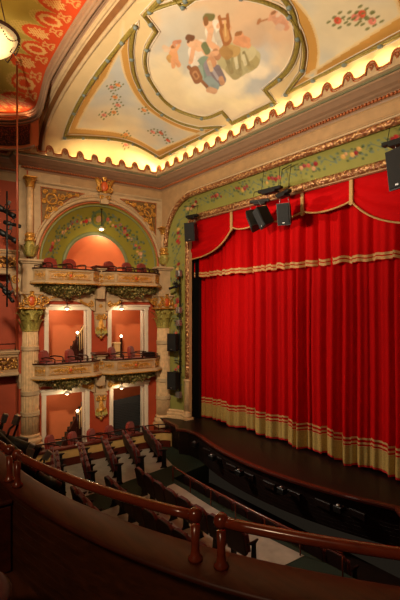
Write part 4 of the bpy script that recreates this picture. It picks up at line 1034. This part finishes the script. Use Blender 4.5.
# ------------------------------------------------------------------ curtain
def pleat(x, f, p): return (1 - abs(math.sin(x * f + p)) ** .7)
def fold(x):
    return .27 * pleat(x, 8.0, 1.3 * math.sin(x * 1.7) + .4) * (.65 + .35 * math.sin(x * 2.9 + 1)) + .07 * math.sin(x * 4.3 + math.sin(x * 1.1)) + .02 * math.sin(x * 31 + 2 * math.sin(x * 2))
def fold2(x):
    return .26 * pleat(x, 5.6, 1.3 * math.sin(x * 1.1)) * (.7 + .3 * math.sin(x * 2.3)) + .05 * math.sin(x * 3.3 + 1) + .018 * math.sin(x * 27.3 + 1.1)
def cloth(x0, x1, y, z0f, z1f, fn, dx=.016, dz=.5, off=0.0, amp=lambda z: 1.0):
    n = int((x1 - x0) / dx); P = []
    m = 9
    for i in range(m + 1):
        row = []
        for k in range(n + 1):
            x = x0 + (x1 - x0) * k / n; z = z0f(x) + (z1f(x) - z0f(x)) * i / m
            row.append((x + .012 * math.sin(z * 1.1 + x * 2), y - off + fn(x) * amp(z), z))
        P.append(row)
    return P
def hem(x): return .985 + .015 * math.sin(x * 7 + 1) + .012 * math.sin(x * 3.1) + .028 * ((int((x + 9) * 2.1) * 7) % 3)
def drape(x0, x1, y, label, sh):
    t = thing('stage_curtain', label, 'curtain', Matrix.Translation(((x0 + x1) / 2, y, .95)), 'halves of the red stage curtain')
    o = Vector(((x0 + x1) / 2, y, .95)); M = Matrix.Translation(-o); fn = lambda x: fold(x + sh)
    am = lambda z: .75 + .35 * min(1, max(0, (4 - z) / 3))
    def part(name, z0, z1, m, off):
        mb = MB(); mb.M = M; mb.grid(cloth(x0, x1, y, z0, z1, fn, off=off, amp=am)); return mb.build(name, m, t)
    part('velvet_drape', lambda x: hem(x) + .5, lambda x: 8.3, M_['curtain'], 0)
    part('bullion_fringe', lambda x: hem(x) + .05, lambda x: hem(x) + .5, M_['fringe'], .004)
    part('red_hem', lambda x: hem(x), lambda x: hem(x) + .05, M_['braidred'], .0)
    for a, b in ((.56, .61), (.67, .72), (.5, .52)): part('braid_stripe', lambda x: hem(x) + a, lambda x: hem(x) + b, M_['braid'], .012)
drape(-4.9, .26, .9, 'left half of the red velvet stage curtain with gold fringe', 0)
drape(.2, 4.9, .86, 'right half of the red velvet stage curtain with gold fringe', 1.3)
t = thing('border_curtain', 'pleated red border curtain with gold braid hem above the main curtain', 'curtain', Matrix.Translation((0, .72, 6)))
def bh(x): return 6.02 + .03 * math.sin(x * 6) + .035 * (int(x * 1.9 + 40) % 2) + .015 * math.sin(x * 15)
def bpart(name, z0, z1, m, off):
    mb = MB(); mb.M = Matrix.Translation((0, -.72, -6)); mb.grid(cloth(-4.86, 4.86, .72, z0, z1, fold2, off=off)); mb.build(name, m, t)
bpart('velvet_drape', lambda x: bh(x), lambda x: 8.4, M_['curtain'], 0)
bpart('braid_stripe', lambda x: bh(x) + .02, lambda x: bh(x) + .09, M_['braid'], .012); bpart('braid_stripe', lambda x: bh(x) + .12, lambda x: bh(x) + .18, M_['braid'], .012)
# swagged valance
t = thing('swag_valance', 'red velvet swag valance with gold braid edge under the stage arch', 'valance', Matrix.Translation((0, .52, 7.8)))
TABS = [-4.72, -2.57, -1.14, .26, 1.73, 4.72]
def swag(x0, x1, kind):
    n, m = 60, 44; P = []; zt = 8.3
    for i in range(m + 1):
        v = i / m; row = []
        for k in range(n + 1):
            u = k / n; x = x0 + (x1 - x0) * u
            dr = lambda d: .86 * (1 - math.exp(-d / .72))
            if kind == 'l': b = 7.48 - dr(x1 - x)
            elif kind == 'r': b = 7.48 - dr(x - x0)
            else: b = 7.52 - .16 * math.sin(PI * u) ** .8
            z = zt + (b - zt) * v
            s_ = 4 * u * (1 - u) if kind == 'm' else (u if kind == 'r' else 1 - u)
            y = -.045 * math.sin(v * (15 if kind == 'm' else 24) + (u - .5) ** 2 * 5) * (.25 + s_) * v ** .4 - .07 * v * s_
            row.append((x, y + .52 - .52, z - 7.8))
        P.append(row)
    mb = MB(); mb.grid(P); o = mb.build('swag', M_['swag'], t)
    mb = MB(); e = [(p[0], p[1] - .02, p[2]) for p in P[-1]]; mb.tube(e, .04, 6, flat=.6); mb.build('braid_edge', M_['braid'], o)
for k in range(5): swag(TABS[k], TABS[k + 1], 'l' if k == 0 else ('r' if k == 4 else 'm'))
for x in TABS[1:-1]:
    mb = MB(); mb.rbox(x - .05, x + .05, -.07, -.02, -.36, .5, .012); mb.prism([(x - .07, -.36), (x, -.42), (x + .07, -.36)], -.07, -.02); mb.build('braid_tab', M_['braid'], t)

# ------------------------------------------------------------------ stage floor and apron
APR = [(-5.3, -.3), (-4.35, -.42), (-4.0, -.62), (-3.72, -.42), (-3.2, -.42)] + [(-3.1 + 6.2 * k / 24, -.42 - .55 * (1 - ((-3.1 + 6.2 * k / 24) / 3.1) ** 2)) for k in range(1, 24)] + [(3.1, -.42), (3.3, -.36), (3.55, -.6), (4.35, -.42), (5.3, -.3)]
mb = MB(); mb.slab([(5.9, 2.2), (-5.9, 2.2), (-5.9, -.3)] + APR + [(5.9, -.3)], .86, .95); struct(mb.build('floor_stage', M_['stage']))
mb = MB(); mb.run(APR, [(-.06, .955), (.05, .955), (.06, .93), (.05, .88), (-.02, .86)]); struct(mb.build('trim_26', M_['redwood']))
mb = MB(); mb.run(APR, [(-.06, .86), (-.06, .1)]); struct(mb.build('wall_apron', M_['apron']))
mb = MB(); mb.box(-5.9, 5.9, 2.2, 2.3, .86, 9); struct(mb.build('wall_stage_back', M_['black']))
# ------------------------------------------------------------------ loudspeakers and lanterns
def look(p, d, up=(0, 0, 1)):
    d = Vector(d).normalized(); q = d.to_track_quat('-Y', 'Z').to_matrix().to_4x4()
    return Matrix.Translation(Vector(p)) @ q
def make_speaker(w, h, dp, label, group=None):
    t = thing('loudspeaker', label, 'loudspeaker', None, group)
    mb = MB(); a, b = w / 2, w * .36
    v = [(-a, -dp / 2, -h / 2), (a, -dp / 2, -h / 2), (b, dp / 2, -h / 2 + .04), (-b, dp / 2, -h / 2 + .04)]
    mb.add(v + [(x, y, -z) for x, y, z in v], [(3, 2, 1, 0), (4, 5, 6, 7), (0, 1, 5, 4), (1, 2, 6, 5), (2, 3, 7, 6), (3, 0, 4, 7)]); mb.build('cabinet', M_['black'], t)
    mb = MB(); mb.rbox(-a + .02, a - .02, -dp / 2 - .02, -dp / 2, -h / 2 + .02, h / 2 - .02, .008); mb.build('grille', M_['grille'], t)
    mb = MB(); mb.rbox(-.03, .03, -dp / 2 - .026, -dp / 2 - .02, -h / 2 + .05, -h / 2 + .075, .003); mb.build('badge', M_['steel'], t)
    mb = MB()
    for s_ in (-1, 1): mb.tube([(s_ * w * .4, 0, h / 2 - .02), (s_ * w * .3, 0, h / 2 + .14)], .008, 5)
    mb.build('hanging_wire', M_['steel'], t)
    return t
def bar(p, L, ang, label, up):
    t = thing('rigging_bar', label, 'rigging', Matrix.Translation(p) @ Matrix.Rotation(ang, 4, 'Z'), 'rigging bars over the loudspeakers')
    mb = MB(); mb.rbox(-L / 2, L / 2, -.07, .07, -.04, .04, .01); mb.rbox(-L * .3, L * .3, -.1, .1, -.1, -.04, .01); mb.build('beam', M_['black'], t)
    mb = MB()
    for s_ in (-1, 1): mb.tube([(s_ * L * .38, 0, .04), (s_ * L * .36, .1, up)], .007, 5)
    mb.tube([(-L * .36, .1, up), (L * .36, .1, up)], .012, 5); mb.build('wire', M_['black'], t)
S0 = 'loudspeakers hung in the stage arch'
s1 = make_speaker(.38, .62, .36, 'black loudspeaker hanging at the upper left corner of the stage arch', S0); s1.matrix_world = look((-4.02, -.02, 7.5), (.5, -1, -.12))
bar((-4.02, .0, 8.05), .5, .2, 'short black rigging bar at the upper left corner of the stage arch', .35)
SP = make_speaker(.34, .56, .32, 'left tilted loudspeaker of the centre cluster over the curtain', S0); SP.matrix_world = look((-.93, -.12, 7.4), (-.9, -1, -.45)) @ Matrix.Rotation(R(-24), 4, 'Y')
dup(SP, look((-.5, -.2, 7.4), (-.35, -1, -.4)) @ Matrix.Rotation(R(-14), 4, 'Y'), 'middle tilted loudspeaker of the centre cluster over the curtain')
dup(SP, look((.18, -.12, 7.37), (.45, -1, -.25)), 'right upright loudspeaker of the centre cluster over the curtain')
bar((-.35, -.12, 8.12), .75, .1, 'upper black rigging bar of the centre loudspeaker cluster', .75)
bar((-.72, -.12, 7.88), .55, .5, 'lower left black rigging bar of the centre loudspeaker cluster', .3)
bar((.12, -.12, 7.92), .6, -.3, 'lower right black rigging bar of the centre loudspeaker cluster', .7)
dup(SP, look((3.32, -.1, 7.75), (-.3, -1, -.15)) @ Matrix.Scale(1.42, 4), 'large black loudspeaker hanging at the upper right of the stage arch')
bar((3.25, -.1, 8.35), .8, 0, 'black rigging bar over the upper right loudspeaker', .45)
dup(SP, look((-5.02, -.05, 3.72), (.4, -1, 0)) @ Matrix.Scale(1.12, 4), 'upper black loudspeaker on the green cove beside the right column')
dup(SP, look((-5.02, -.05, 2.36), (.4, -1, 0)) @ Matrix.Scale(1.12, 4), 'lower black loudspeaker on the green cove beside the right column')
t = thing('lighting_pole', 'black vertical pipe with junction boxes on the green cove left of the stage', 'pole', Matrix.Translation((-4.86, .08, 1.7)))
mb = MB(); mb.cyl((0, 0, 0), (0, 0, 4.6), .025); mb.build('pipe', M_['black'], t)
for z in (4.35, 3.05, .05, 2.6):
    mb = MB(); mb.rbox(-.11, .11, -.12, .02, z, z + .22, .015); mb.build('junction_box', M_['steel'], t)
for z in (1.35, 1.75, 2.75, .95):
    mb = MB(); mb.tube([(-.35, 0, z), (0, -.03, z), (.12, -.03, z)], .02, 6); mb.build('cross_arm', M_['black'], t)

def make_lantern(label, L=.64, r=.062):
    """profile lantern pointing along -y"""
    t = thing('stage_lantern', label, 'stage light', None, None)
    mb = MB(); MX_ = Matrix.Rotation(R(90), 4, 'X')
    mb.lathe([(0, -L * .45), (r * 1.1, -L * .45), (r * 1.25, -L * .38), (r * 1.25, -L * .12), (r * .95, -L * .1), (r * .95, L * .3), (r * 1.1, L * .32), (r * 1.1, L * .5), (r * .95, L * .5), (r * .95, L * .46)], 18, M=MX_); mb.build('barrel', M_['black'], t)
    mb = MB(); mb.lathe([(0, L * .465), (r * .94, L * .46)], 18, M=MX_); mb.build('lens', M_['lens'], t)
    mb = MB(); mb.tube([(-r * 1.5, 0, 0), (-r * 1.5, 0, r * 2.6), (0, 0, r * 3), (r * 1.5, 0, r * 2.6), (r * 1.5, 0, 0)], .012, 6); mb.build('yoke', M_['black'], t)
    mb = MB(); mb.rbox(-.03, .03, -.03, .03, r * 3, r * 3 + .1, .006); mb.build('clamp', M_['steel'], t)
    return t
LN = make_lantern('upper long black lantern on the pole at far left'); LN['group'] = 'lanterns on the tall pole'
LN.matrix_world = look((-4.12, -5.92, 7.42), (.55, .5, -.42))
lan = lambda p, d, lb, g, s_=1.0: dup(LN, look(p, d) @ Matrix.Scale(s_, 4), lb, g)
G1 = 'lanterns on the tall pole'
lan((-4.02, -5.78, 7.08), (.5, .5, -.2), 'short middle black lantern on the pole at far left', G1, .75)
lan((-4.1, -5.88, 6.78), (.55, .5, -.42), 'lower long black lantern on the pole at far left', G1)
lan((-4.18, -5.95, 5.45), (.3, .5, -.5), 'black lantern low on the pole, beside the upper gallery', G1, .8)
lan((-4.1, -5.85, 5.25), (.5, .4, -.7), 'lowest black lantern on the pole, beside the upper gallery', G1, .7)
t = thing('lighting_pole', 'dark vertical lantern pole with rungs at far left', 'pole', Matrix.Translation((-4.0, -5.9, 4.95)))
mb = MB(); mb.cyl((0, 0, 0), (0, 0, 2.95), .022); mb.build('pipe', M_['black'], t)
for k in range(4):
    mb = MB(); mb.tube([(-.08, -.08, .3 + k * .72), (.24, .22, .3 + k * .72)], .009, 6); mb.build('rung', M_['black'], t)
t = thing('lighting_pole', 'thin copper coloured pole in front of the cornice at far left', 'pole', Matrix.Translation((-3.79, -5.71, 5.2)))
mb = MB(); mb.cyl((0, 0, 0), (0, 0, 5.95), .024); mb.build('pipe', M_['copperpole'], t)
mb = MB(); mb.lathe([(.025, 5.88), (.035, 5.9), (.04, 5.96)], 12); mb.build('ceiling_rose', M_['copperpole'], t)
# lantern on the cove pole
lan((-4.8, -.12, 5.75), (.9, -.6, -.35), 'black lantern on the cove pole, lens turned to the seats', 'lanterns on the cove pole', .8)
lan((-4.92, -.1, 5.68), (-.2, -1, -.3), 'black lantern on the cove pole beside the right column capital', 'lanterns on the cove pole', .7)
# lanterns hung outside the balcony front
t = thing('lighting_pole', 'black pipe with brackets hung along the balcony front', 'pole', Matrix.Translation((2.6, -7.55, 3.5)))
mb = MB(); mb.cyl((-1.4, 0, 0), (1.1, 0, 0), .025); mb.build('pipe', M_['black'], t)
for x in (-1.1, -.2, .9):
    mb = MB(); mb.tube([(x, 0, 0), (x, -.25, .06), (x, -.46, .06)], .018, 6); mb.build('bracket', M_['black'], t)
G2 = 'lanterns along the balcony front'
for k, (p, d, lb, s_) in enumerate((((2.35, -7.42, 3.36), (.5, .62, -.3), 'long black lantern outside the balcony rail, nearest the column', 1.15), ((2.75, -7.4, 3.16), (.3, .9, -.5), 'black lantern outside the balcony rail, second in the row', 1.0),
        ((3.05, -7.45, 3.18), (-.5, .8, -.5), 'black lantern outside the balcony rail, third in the row', .95), ((3.4, -7.45, 3.3), (.2, .9, -.7), 'black lantern outside the balcony rail, pointing down at the seats', .9), ((1.95, -7.45, 3.3), (.2, .9, -.3), 'black lantern outside the balcony rail, far end of the pipe', 1.1))):
    lan(p, d, lb, G2, s_)

# ------------------------------------------------------------------ chandelier
t = thing('chandelier', 'big lit alabaster bowl chandelier with bronze rim under the house ceiling', 'chandelier', Matrix.Translation((-1.22, -6.86, 10.06)) @ Matrix.Scale(.96, 4))
mb = MB(); rb = .52
mb.lathe([(0.02, -.34), (.14, -.335), (.27, -.29), (.38, -.2), (.46, -.08), (.5, .06), (.47, .06), (.36, -.17), (.2, -.28), (.02, -.31)], 36); mb.build('glass_bowl', M_['bowl'], t)
mb = MB(); mb.tube([(.51 * math.cos(a), .51 * math.sin(a), .07) for a in np.linspace(0, 2 * PI, 37)[:-1]], .035, 8, True); mb.build('rim', M_['bronze'], t)
mb = MB()
for k in range(6):
    a0 = k * PI / 3
    for j in range(15):
        u = j / 14; a = a0 + u * PI / 3; z = .02 - .5 * .36 * math.sin(PI * u); r = .53 if z > -.06 else .53 + (z + .06) * .5
        mb.ball((r * math.cos(a), r * math.sin(a), z), .016, 6)
mb.build('bead_swag', M_['bronze'], t)
mb = MB()
for k in range(6):
    a = k * PI / 3; mb.tube([(.5 * math.cos(a), .5 * math.sin(a), .05), (.53 * math.cos(a), .53 * math.sin(a), -.1), (.42 * math.cos(a), .42 * math.sin(a), -.28), (.36 * math.cos(a), .36 * math.sin(a), -.26), (.4 * math.cos(a), .4 * math.sin(a), -.2)], .012, 6)
mb.ball((0, 0, -.37), .05, 8); mb.build('scroll_arms', M_['bronze'], t)
mb = MB()
for k in range(3):
    a = k * 2 * PI / 3; mb.tube([(.5 * math.cos(a), .5 * math.sin(a), .08), (.02 * math.cos(a), .02 * math.sin(a), 1.55)], .014, 6)
mb.cyl((0, 0, 1.5), (0, 0, 1.75), .03); mb.lathe([(.16, 1.72), (.1, 1.64), (.03, 1.6)], 16); mb.build('chains', M_['bronze'], t)

# ------------------------------------------------------------------ floor of the house
mb = MB(); mb.slab([(-6.6, -9), (8.5, -9), (8.5, -1.85), (3.1, -1.85), (-2.45, -1.85), (-2.75, -.3), (-6.2, -.3), (-6.6, -4.7)], -.7, .1); struct(mb.build('floor', M_['carpet']))
mb = MB(); mb.slab([(-2.8, -1.9), (6, -1.9), (6, -.2), (-2.8, -.2)], -.75, -.55); struct(mb.build('floor_pit', M_['apron']))
mb = MB(); mb.slab([(-5.2, -6.4), (-2.75, -6.4), (-2.85, -4.2), (-3.2, -1.95), (-3.3, -1.3), (-5.15, -.75)], .1, .108); struct(mb.build('floor_side_section', M_['rowfloor']))
mb = MB(); mb.slab([(-1.65, -6.4), (2.05, -6.4), (2.2, -4), (2.3, -2.0)] + [(2.3 - 4.4 * k / 8, -2.0 - .12 * (1 - (k / 4 - 1) ** 2)) for k in range(1, 8)] + [(-2.1, -2.05), (-1.84, -4.0)], .1, .108); struct(mb.build('floor_centre_section', M_['rowfloor']))
# low wall in front of the ground floor boxes
PW = [(-5.4, -7.5), (-5.3, -5.2), (-5.24, -3.6), (-5.2, -1.9), (-5.12, -1.0), (-4.98, -.55), (-4.75, -.38)]
SPW = smooth_path(PW)
t = thing('box_parapet', 'low curved ochre wall with red cap in front of the ground floor boxes', 'low wall', Matrix.Translation((-5.2, -3, .1)))
TM = Matrix.Translation((5.2, 3, -.1))
def prt(name, prof, m, pth=SPW):
    mb = MB(); mb.M = TM; mb.run(pth, prof); return mb.build(name, m, t)
prt('ochre_panel', [(0, .33), (0, .6), (-.1, .6), (-.1, .1)], M_['ochre']); prt('red_plinth', [(.03, .1), (.03, .33), (0, .33)], M_['redwood']); prt('cap', [(-.13, .6), (.05, .6), (.06, .63), (.05, .67), (-.13, .67), (-.13, .6)], M_['redwood'])
mb = MB(); mb.M = TM; IN = smooth_path([(x - .07, y) for x, y in PW]); mb.tube([(x, y, .86) for x, y in IN], .022, 6)
for x, y in IN[::4]: mb.tube([(x, y, .66), (x, y, .86)], .015, 6)
mb.build('handrail', M_['darkwood'], t)

def make_seat(label):
    t = thing('theatre_seat', label, 'theatre seat', None, 'seats of the stalls')
    M = Matrix.Translation((0, .16, .3)) @ Matrix.Rotation(R(-12), 4, 'X'); w = .22
    out = [(-w, 0), (-w, .4), (-w + .05, .46), (-w * .5, .49), (w * .5, .49), (w - .05, .46), (w, .4), (w, 0)]
    mb = MB(); mb.prism([(x, z + .05) for x, z in out], -.035, .02, M); mb.build('backrest', M_['seat'], t)
    mb = MB(); mb.prism([(x * 1.04, z * 1.02 + .04) for x, z in out], .02, .04, M); mb.build('back_shell', M_['seatwood'], t)
    mb = MB(); mb.rbox(-w + .01, w - .01, -.05, .04, .06, .42, .03, Matrix.Translation((0, .06, .28)) @ Matrix.Rotation(R(-10), 4, 'X')); mb.build('seat_cushion', M_['seat'], t)
    for s_ in (-1, 1):
        mb = MB(); mb.rbox(s_ * .25 - .02, s_ * .25 + .02, -.1, .2, .54, .57, .01); mb.build('armrest', M_['seatwood'], t)
        mb = MB(); mb.prism([(-.09, 0), (.15, 0), (.1, .06), (.07, .5), (.16, .54), (-.09, .54), (-.03, .5), (-.05, .06)], -.012, .012, Matrix.Translation((s_ * .25, 0, 0)) @ Matrix.Rotation(R(90), 4, 'Z')); mb.build('standard', M_['black'], t)
    return t
ROW = ['front', 'second', 'third', 'fourth', 'rearmost']
ORD = ['first', 'second', 'third', 'fourth', 'fifth', 'sixth', 'seventh', 'eighth', 'ninth', 'tenth', 'eleventh']
seat = None
def put(x, y, z, rz, label, grp):
    global seat
    M = T(x, y, z, rz)
    if seat is None: seat = make_seat(label); seat.matrix_world = M; seat['group'] = grp
    else: dup(seat, M, label, grp)
dx, dy = math.cos(R(-18)), math.sin(R(-18))
for r_, (nx, ny) in enumerate(((-3.22, -1.62), (-3.1, -2.45), (-2.95, -3.25), (-2.88, -4.05), (-2.85, -4.85))):
    for k in range(4):
        q = .28 + k * .5
        put(nx - dx * q, ny - dy * q, .108, R(162), 'dark red seat, %s from the aisle in the %s row of the left side section' % (ORD[k], ROW[r_]), 'seats of the left side section')
for r_, y0 in enumerate((-3.08, -3.93, -4.78)):
    for k in range(8):
        x = -1.62 + .5 * k - .06 + .05 * r_; y = y0 - .12 * (1 - ((x - .3) / 2.2) ** 2)
        put(x, y, .108, R(180 + (x - .3) * 3), 'dark red seat, %s from the left aisle in the %s row of the centre section' % (ORD[k], ('front', 'middle', 'rear')[r_]), 'seats of the centre section')
for k in range(10):
    x = -1.9 + .52 * k
    put(x, -1.38 - .1 * (1 - (x / 3) ** 2), -.55, R(180), 'dark seat in the shadowed pit before the stage, %s from the left' % ORD[k], 'seats in the pit')
# pit rail
t = thing('pit_rail', 'thin red brown rail on posts between the pit and the centre seats', 'rail', Matrix.Translation((0, -1.93, .1)))
rp = [(-2.25 + 5.4 * k / 24, -.06 - .12 * (1 - (k / 12 - 1) ** 2), .42) for k in range(25)]
mb = MB(); mb.tube(rp, .022, 8); mb.build('rail', M_['rail'], t)
for k in range(0, 25, 4):
    x, y, z = rp[k]; mb = MB(); mb.tube([(x, y, z), (x, y, 0)], .016, 6); mb.build('post', M_['rail'], t)
# footlights on the stage front
for k, x in enumerate((-3.0, -1.75, -.45, .95, 2.3)):
    yy_ = -.42 - .55 * (1 - (x / 3.1) ** 2)
    t = thing('footlight', 'small black footlight on the stage front, %s from the left' % ORD[k], 'footlight', T(x, yy_ - .2, .62), 'footlights along the stage front')
    mb = MB(); mb.rbox(-.1, .1, -.07, .1, 0, .14, .015); mb.build('housing', M_['black'], t)
    mb = MB(); mb.ball((0, -.02, .15), (.05, .045, .03), 10); mb.build('lens', M_['steel'], t)
    mb = MB(); mb.tube([(0, .1, .05), (0, .2, .0), (0, .27, -.02)], .012, 6); mb.build('bracket', M_['black'], t)
for k in range(8):
    x = -2.5 + k * .72; yy_ = -.42 - .55 * (1 - (x / 3.1) ** 2)
    mb = MB(); mb.rbox(x - .2, x + .2, yy_ + .0, yy_ + .075, .5, .66, .01); o = mb.build('stage_front_panel', M_['apron'])
    tag(o, 'small dark red panel on the stage front, %s from the left' % ORD[k], 'panel', 'panels along the stage front')

# ------------------------------------------------------------------ balcony in the foreground
CX, CY, LZ = 4.55, -4.09, 3.9
def circ(r, a): return (CX + r * math.sin(R(a)), CY - r * math.cos(R(a)))
def rim_path(r, a0=0, a1=62, x0=.6): return [(x0 + (CX - x0) * k / 10, CY - r) for k in range(10)] + [circ(r, a0 + (a1 - a0) * k / 40) for k in range(41)]
t = thing('balcony_parapet', 'curved mahogany ledge over a dark boarded balcony front in the foreground', 'parapet', Matrix.Translation((6, -8, LZ)))
TM = Matrix.Translation((-6, 8, -LZ))
# walking from left to right the house side is on the right
base = rim_path(4.0)
mb = MB(); mb.M = TM; rows = []
for i, (x, y) in enumerate(base):
    if i < 10: nx_, ny_, ang_ = 0, -1, 0
    else: v_ = Vector((x - CX, y - CY)).normalized(); nx_, ny_ = v_.x, v_.y; ang_ = (i - 10) * 62 / 40
    k = min(1, max(0, (ang_ - 4) / 24)); nr2 = .03 + .08 * k
    rows.append([(x + nx_ * o, y + ny_ * o, LZ + z) for o, z in ((nr2 - .01, -.026), (nr2, -.018), (nr2 - .002, -.006), (nr2 - .01, 0), (-.105, 0), (-.122, -.008), (-.13, -.03), (-.12, -.06), (-.05, -.06), (nr2 - .03, -.028), (nr2 - .01, -.026))])
mb.grid(rows, True); mb.build('ledge', M_['wood'], t)
mb = MB(); mb.M = TM; mb.run(base, [(.005, LZ - .02), (.005, 3.3)]); mb.build('inner_boarding', M_['boards'], t)
mb = MB(); mb.M = TM; mb.run(base, [(-.09, LZ - .06), (-.09, 2.8), (-.05, 2.7), (.005, 2.7)]); mb.build('outer_front', M_['tan'], t)
mb = MB(); fp = rim_path(4.005); mb.slab(fp + [(9.6, -9.8), (.6, -9.8)], 3.2, 3.4); struct(mb.build('floor_balcony', M_['boards']))
def handrail(a0, a1, label):
    c = circ(4.0, (a0 + a1) / 2); t = thing('handrail', label, 'handrail', Matrix.Translation((c[0], c[1], LZ)), 'handrails on the balcony ledge')
    IM = Matrix.Translation((-c[0], -c[1], -LZ)); H = LZ + .175
    pts = [(*circ(4.0, a0 + (a1 - a0) * k / 12), H) for k in range(13)]
    mb = MB(); mb.M = IM; mb.tube(pts, .021, 12); mb.build('rail', M_['rail'], t)
    for p in (pts[0], pts[-1]):
        mb = MB(); mb.M = IM; mb.lathe([(.03, 0), (.03, .012), (.02, .02), (.016, .05), (.018, .14)], 14, (p[0], p[1], LZ)); mb.build('post', M_['rail'], t)
        mb = MB(); mb.M = IM; mb.ball((p[0], p[1], H + .004), .031, 14); mb.build('ball_knob', M_['rail'], t)
handrail(8.2, 26.0, 'long polished rail on the ledge, left of the gap between the knobs')
handrail(27.6, 46, 'polished rail on the ledge running off to the right of the gap')
handrail(-12, 6.6, 'polished rail on the ledge at the far left edge')
t = thing('balcony_pier', 'square mahogany pier inside the balcony at lower left', 'pier', Matrix.Translation((4.62, -8.5, 3.4)))
mb = MB(); mb.rbox(-.45, .46, -.4, .44, 0, .39, .015); mb.build('shaft', M_['wood'], t)
mb = MB(); mb.rbox(-.46, .47, -.41, .44, .39, .42, .01); mb.build('cap', M_['wood'], t)
t = thing('padded_stool', 'dark red padded stool inside the balcony at the bottom left corner', 'stool', T(5.7, -8.44, 3.36))
mb = MB(); mb.lathe([(0.02, .3), (.19, .3), (.21, .33), (.21, .37), (.17, .41), (.02, .425)], 28); mb.build('cushion', M_['seat'], t)
for k in range(4):
    a_ = PI / 4 + k * PI / 2; mb = MB(); mb.tube([(.15 * math.cos(a_), .15 * math.sin(a_), .31), (.18 * math.cos(a_), .18 * math.sin(a_), 0)], .018, 6); mb.build('leg', M_['darkwood'], t)

# ------------------------------------------------------------------ light
w = bpy.data.worlds.new('world'); bpy.context.scene.world = w; w.use_nodes = True
w.node_tree.nodes['Background'].inputs['Color'].default_value = (1, .75, .5, 1); w.node_tree.nodes['Background'].inputs['Strength'].default_value = .012
def light(kind, name, loc, energy, colr, target=None, **k):
    l = bpy.data.lights.new(name, kind); l.energy = energy; l.color = colr
    for a, b in k.items(): setattr(l, a, b)
    o = bpy.data.objects.new(name, l); C.objects.link(o); o.location = loc
    if target is not None: o.rotation_euler = (Vector(target) - Vector(loc)).to_track_quat('-Z', 'Y').to_euler()
    return o
WARM = (1, .72, .42); AMB = (1, .62, .3)
# cove lamps hidden behind the cresting
light('AREA', 'cove_lamp_stage', (0, -.36, 9.72), 92, (1, .74, .36), (0, -1.1, 11), shape='RECTANGLE', size=11, size_y=.1)
for sx in (-1, 1):
    for y, x in ((-1.25, 5.66), (-3.35, 5.82)):
        light('AREA', 'cove_lamp_side', (sx * x, y, 9.7), 34, (1, .74, .36), (sx * 5.0, y, 11), shape='RECTANGLE', size=2.0, size_y=.08)
# cove lamps under the edge of the house ceiling
for sx in (-1, 1):
    light('AREA', 'house_cove_lamp', (sx * 5.75, -5.55, 10.5), 9, (1, .5, .22), (sx * 5.0, -6.2, 12), shape='RECTANGLE', size=1.6, size_y=.1)
light('SPOT', 'chandelier_lamp_up', (-1.2, -6.84, 10.1), 72, (1, .72, .36), (-1.2, -6.8, 13), spot_size=R(165), spot_blend=.3, shadow_soft_size=.2)
light('POINT', 'chandelier_lamp', (-1.2, -6.84, 9.85), 45, (1, .72, .36), shadow_soft_size=.2)
light('POINT', 'foreground_fill_light', (7.6, -11.2, 7.4), 230, (1, .68, .4), shadow_soft_size=.3)  # added fill behind the camera, lifts the dark boarding and ledge; no fitting here
for (x, y, z) in LAMPS:
    p = bp(x, y, z - .05); light('POINT', 'pendant_lamp_light', p, 7 if z < 7 else 5, (1, .74, .44), shadow_soft_size=.06)
# ceiling lamps inside the boxes
for (x, z, e) in ((1.15, 4.9, 24), (3.4, 4.9, 19), (1.15, 2.2, 13), (3.4, 2.2, 4)):
    light('POINT', 'room_lamp', bp(x, .75, z), e, (1, .76, .5), shadow_soft_size=.1)
light('POINT', 'apse_lamp', bp(2.6, .9, 7.2), 24, (1, .78, .52), shadow_soft_size=.15)
# stage lanterns on the curtain and boxes, then an added fill for the vault
light('SPOT', 'pole_lantern_beam', (-4.6, -5.2, 6.6), 1350, (1, .84, .66), (1.2, .8, 3.6), spot_size=R(84), spot_blend=.7, shadow_soft_size=.06)
light('SPOT', 'balcony_lantern_beam', (2.4, -7.0, 3.2), 130, (1, .84, .66), (1.2, .8, 4.9), spot_size=R(72), spot_blend=.9, shadow_soft_size=.2)
light('SPOT', 'house_lantern_beam', (5.5, -9.0, 9.2), 4700, (1, .78, .52), (-5.8, -2.4, 5.0), spot_size=R(50), spot_blend=.9, shadow_soft_size=.4)
light('SPOT', 'vault_fill_light', (0.5, -8.6, 6.6), 2900, (1, .8, .55), (0, -2.6, 11.0), spot_size=R(95), spot_blend=.8, shadow_soft_size=.4)  # added fill that brightens the painted vault where the cove glow falls off

# ------------------------------------------------------------------ camera
cam = bpy.data.cameras.new('camera'); co = bpy.data.objects.new('camera', cam); C.objects.link(co)
cam.sensor_fit = 'VERTICAL'; cam.sensor_height = 36; cam.lens = 36 * 430 / 600; cam.shift_y = 9 / 600; cam.clip_start = .05
co.location = (7.67, -8.72, 4.9); co.rotation_euler = (R(90), 0, PI / 2 - math.atan(333 / 430))
sc = bpy.context.scene; sc.camera = co
sc.view_settings.view_transform = 'Standard'; sc.view_settings.look = 'None'; sc.view_settings.gamma = 1; sc.view_settings.exposure = 0
sc.view_settings.use_curve_mapping = False
try: sc.cycles.use_denoising = True
except Exception: pass
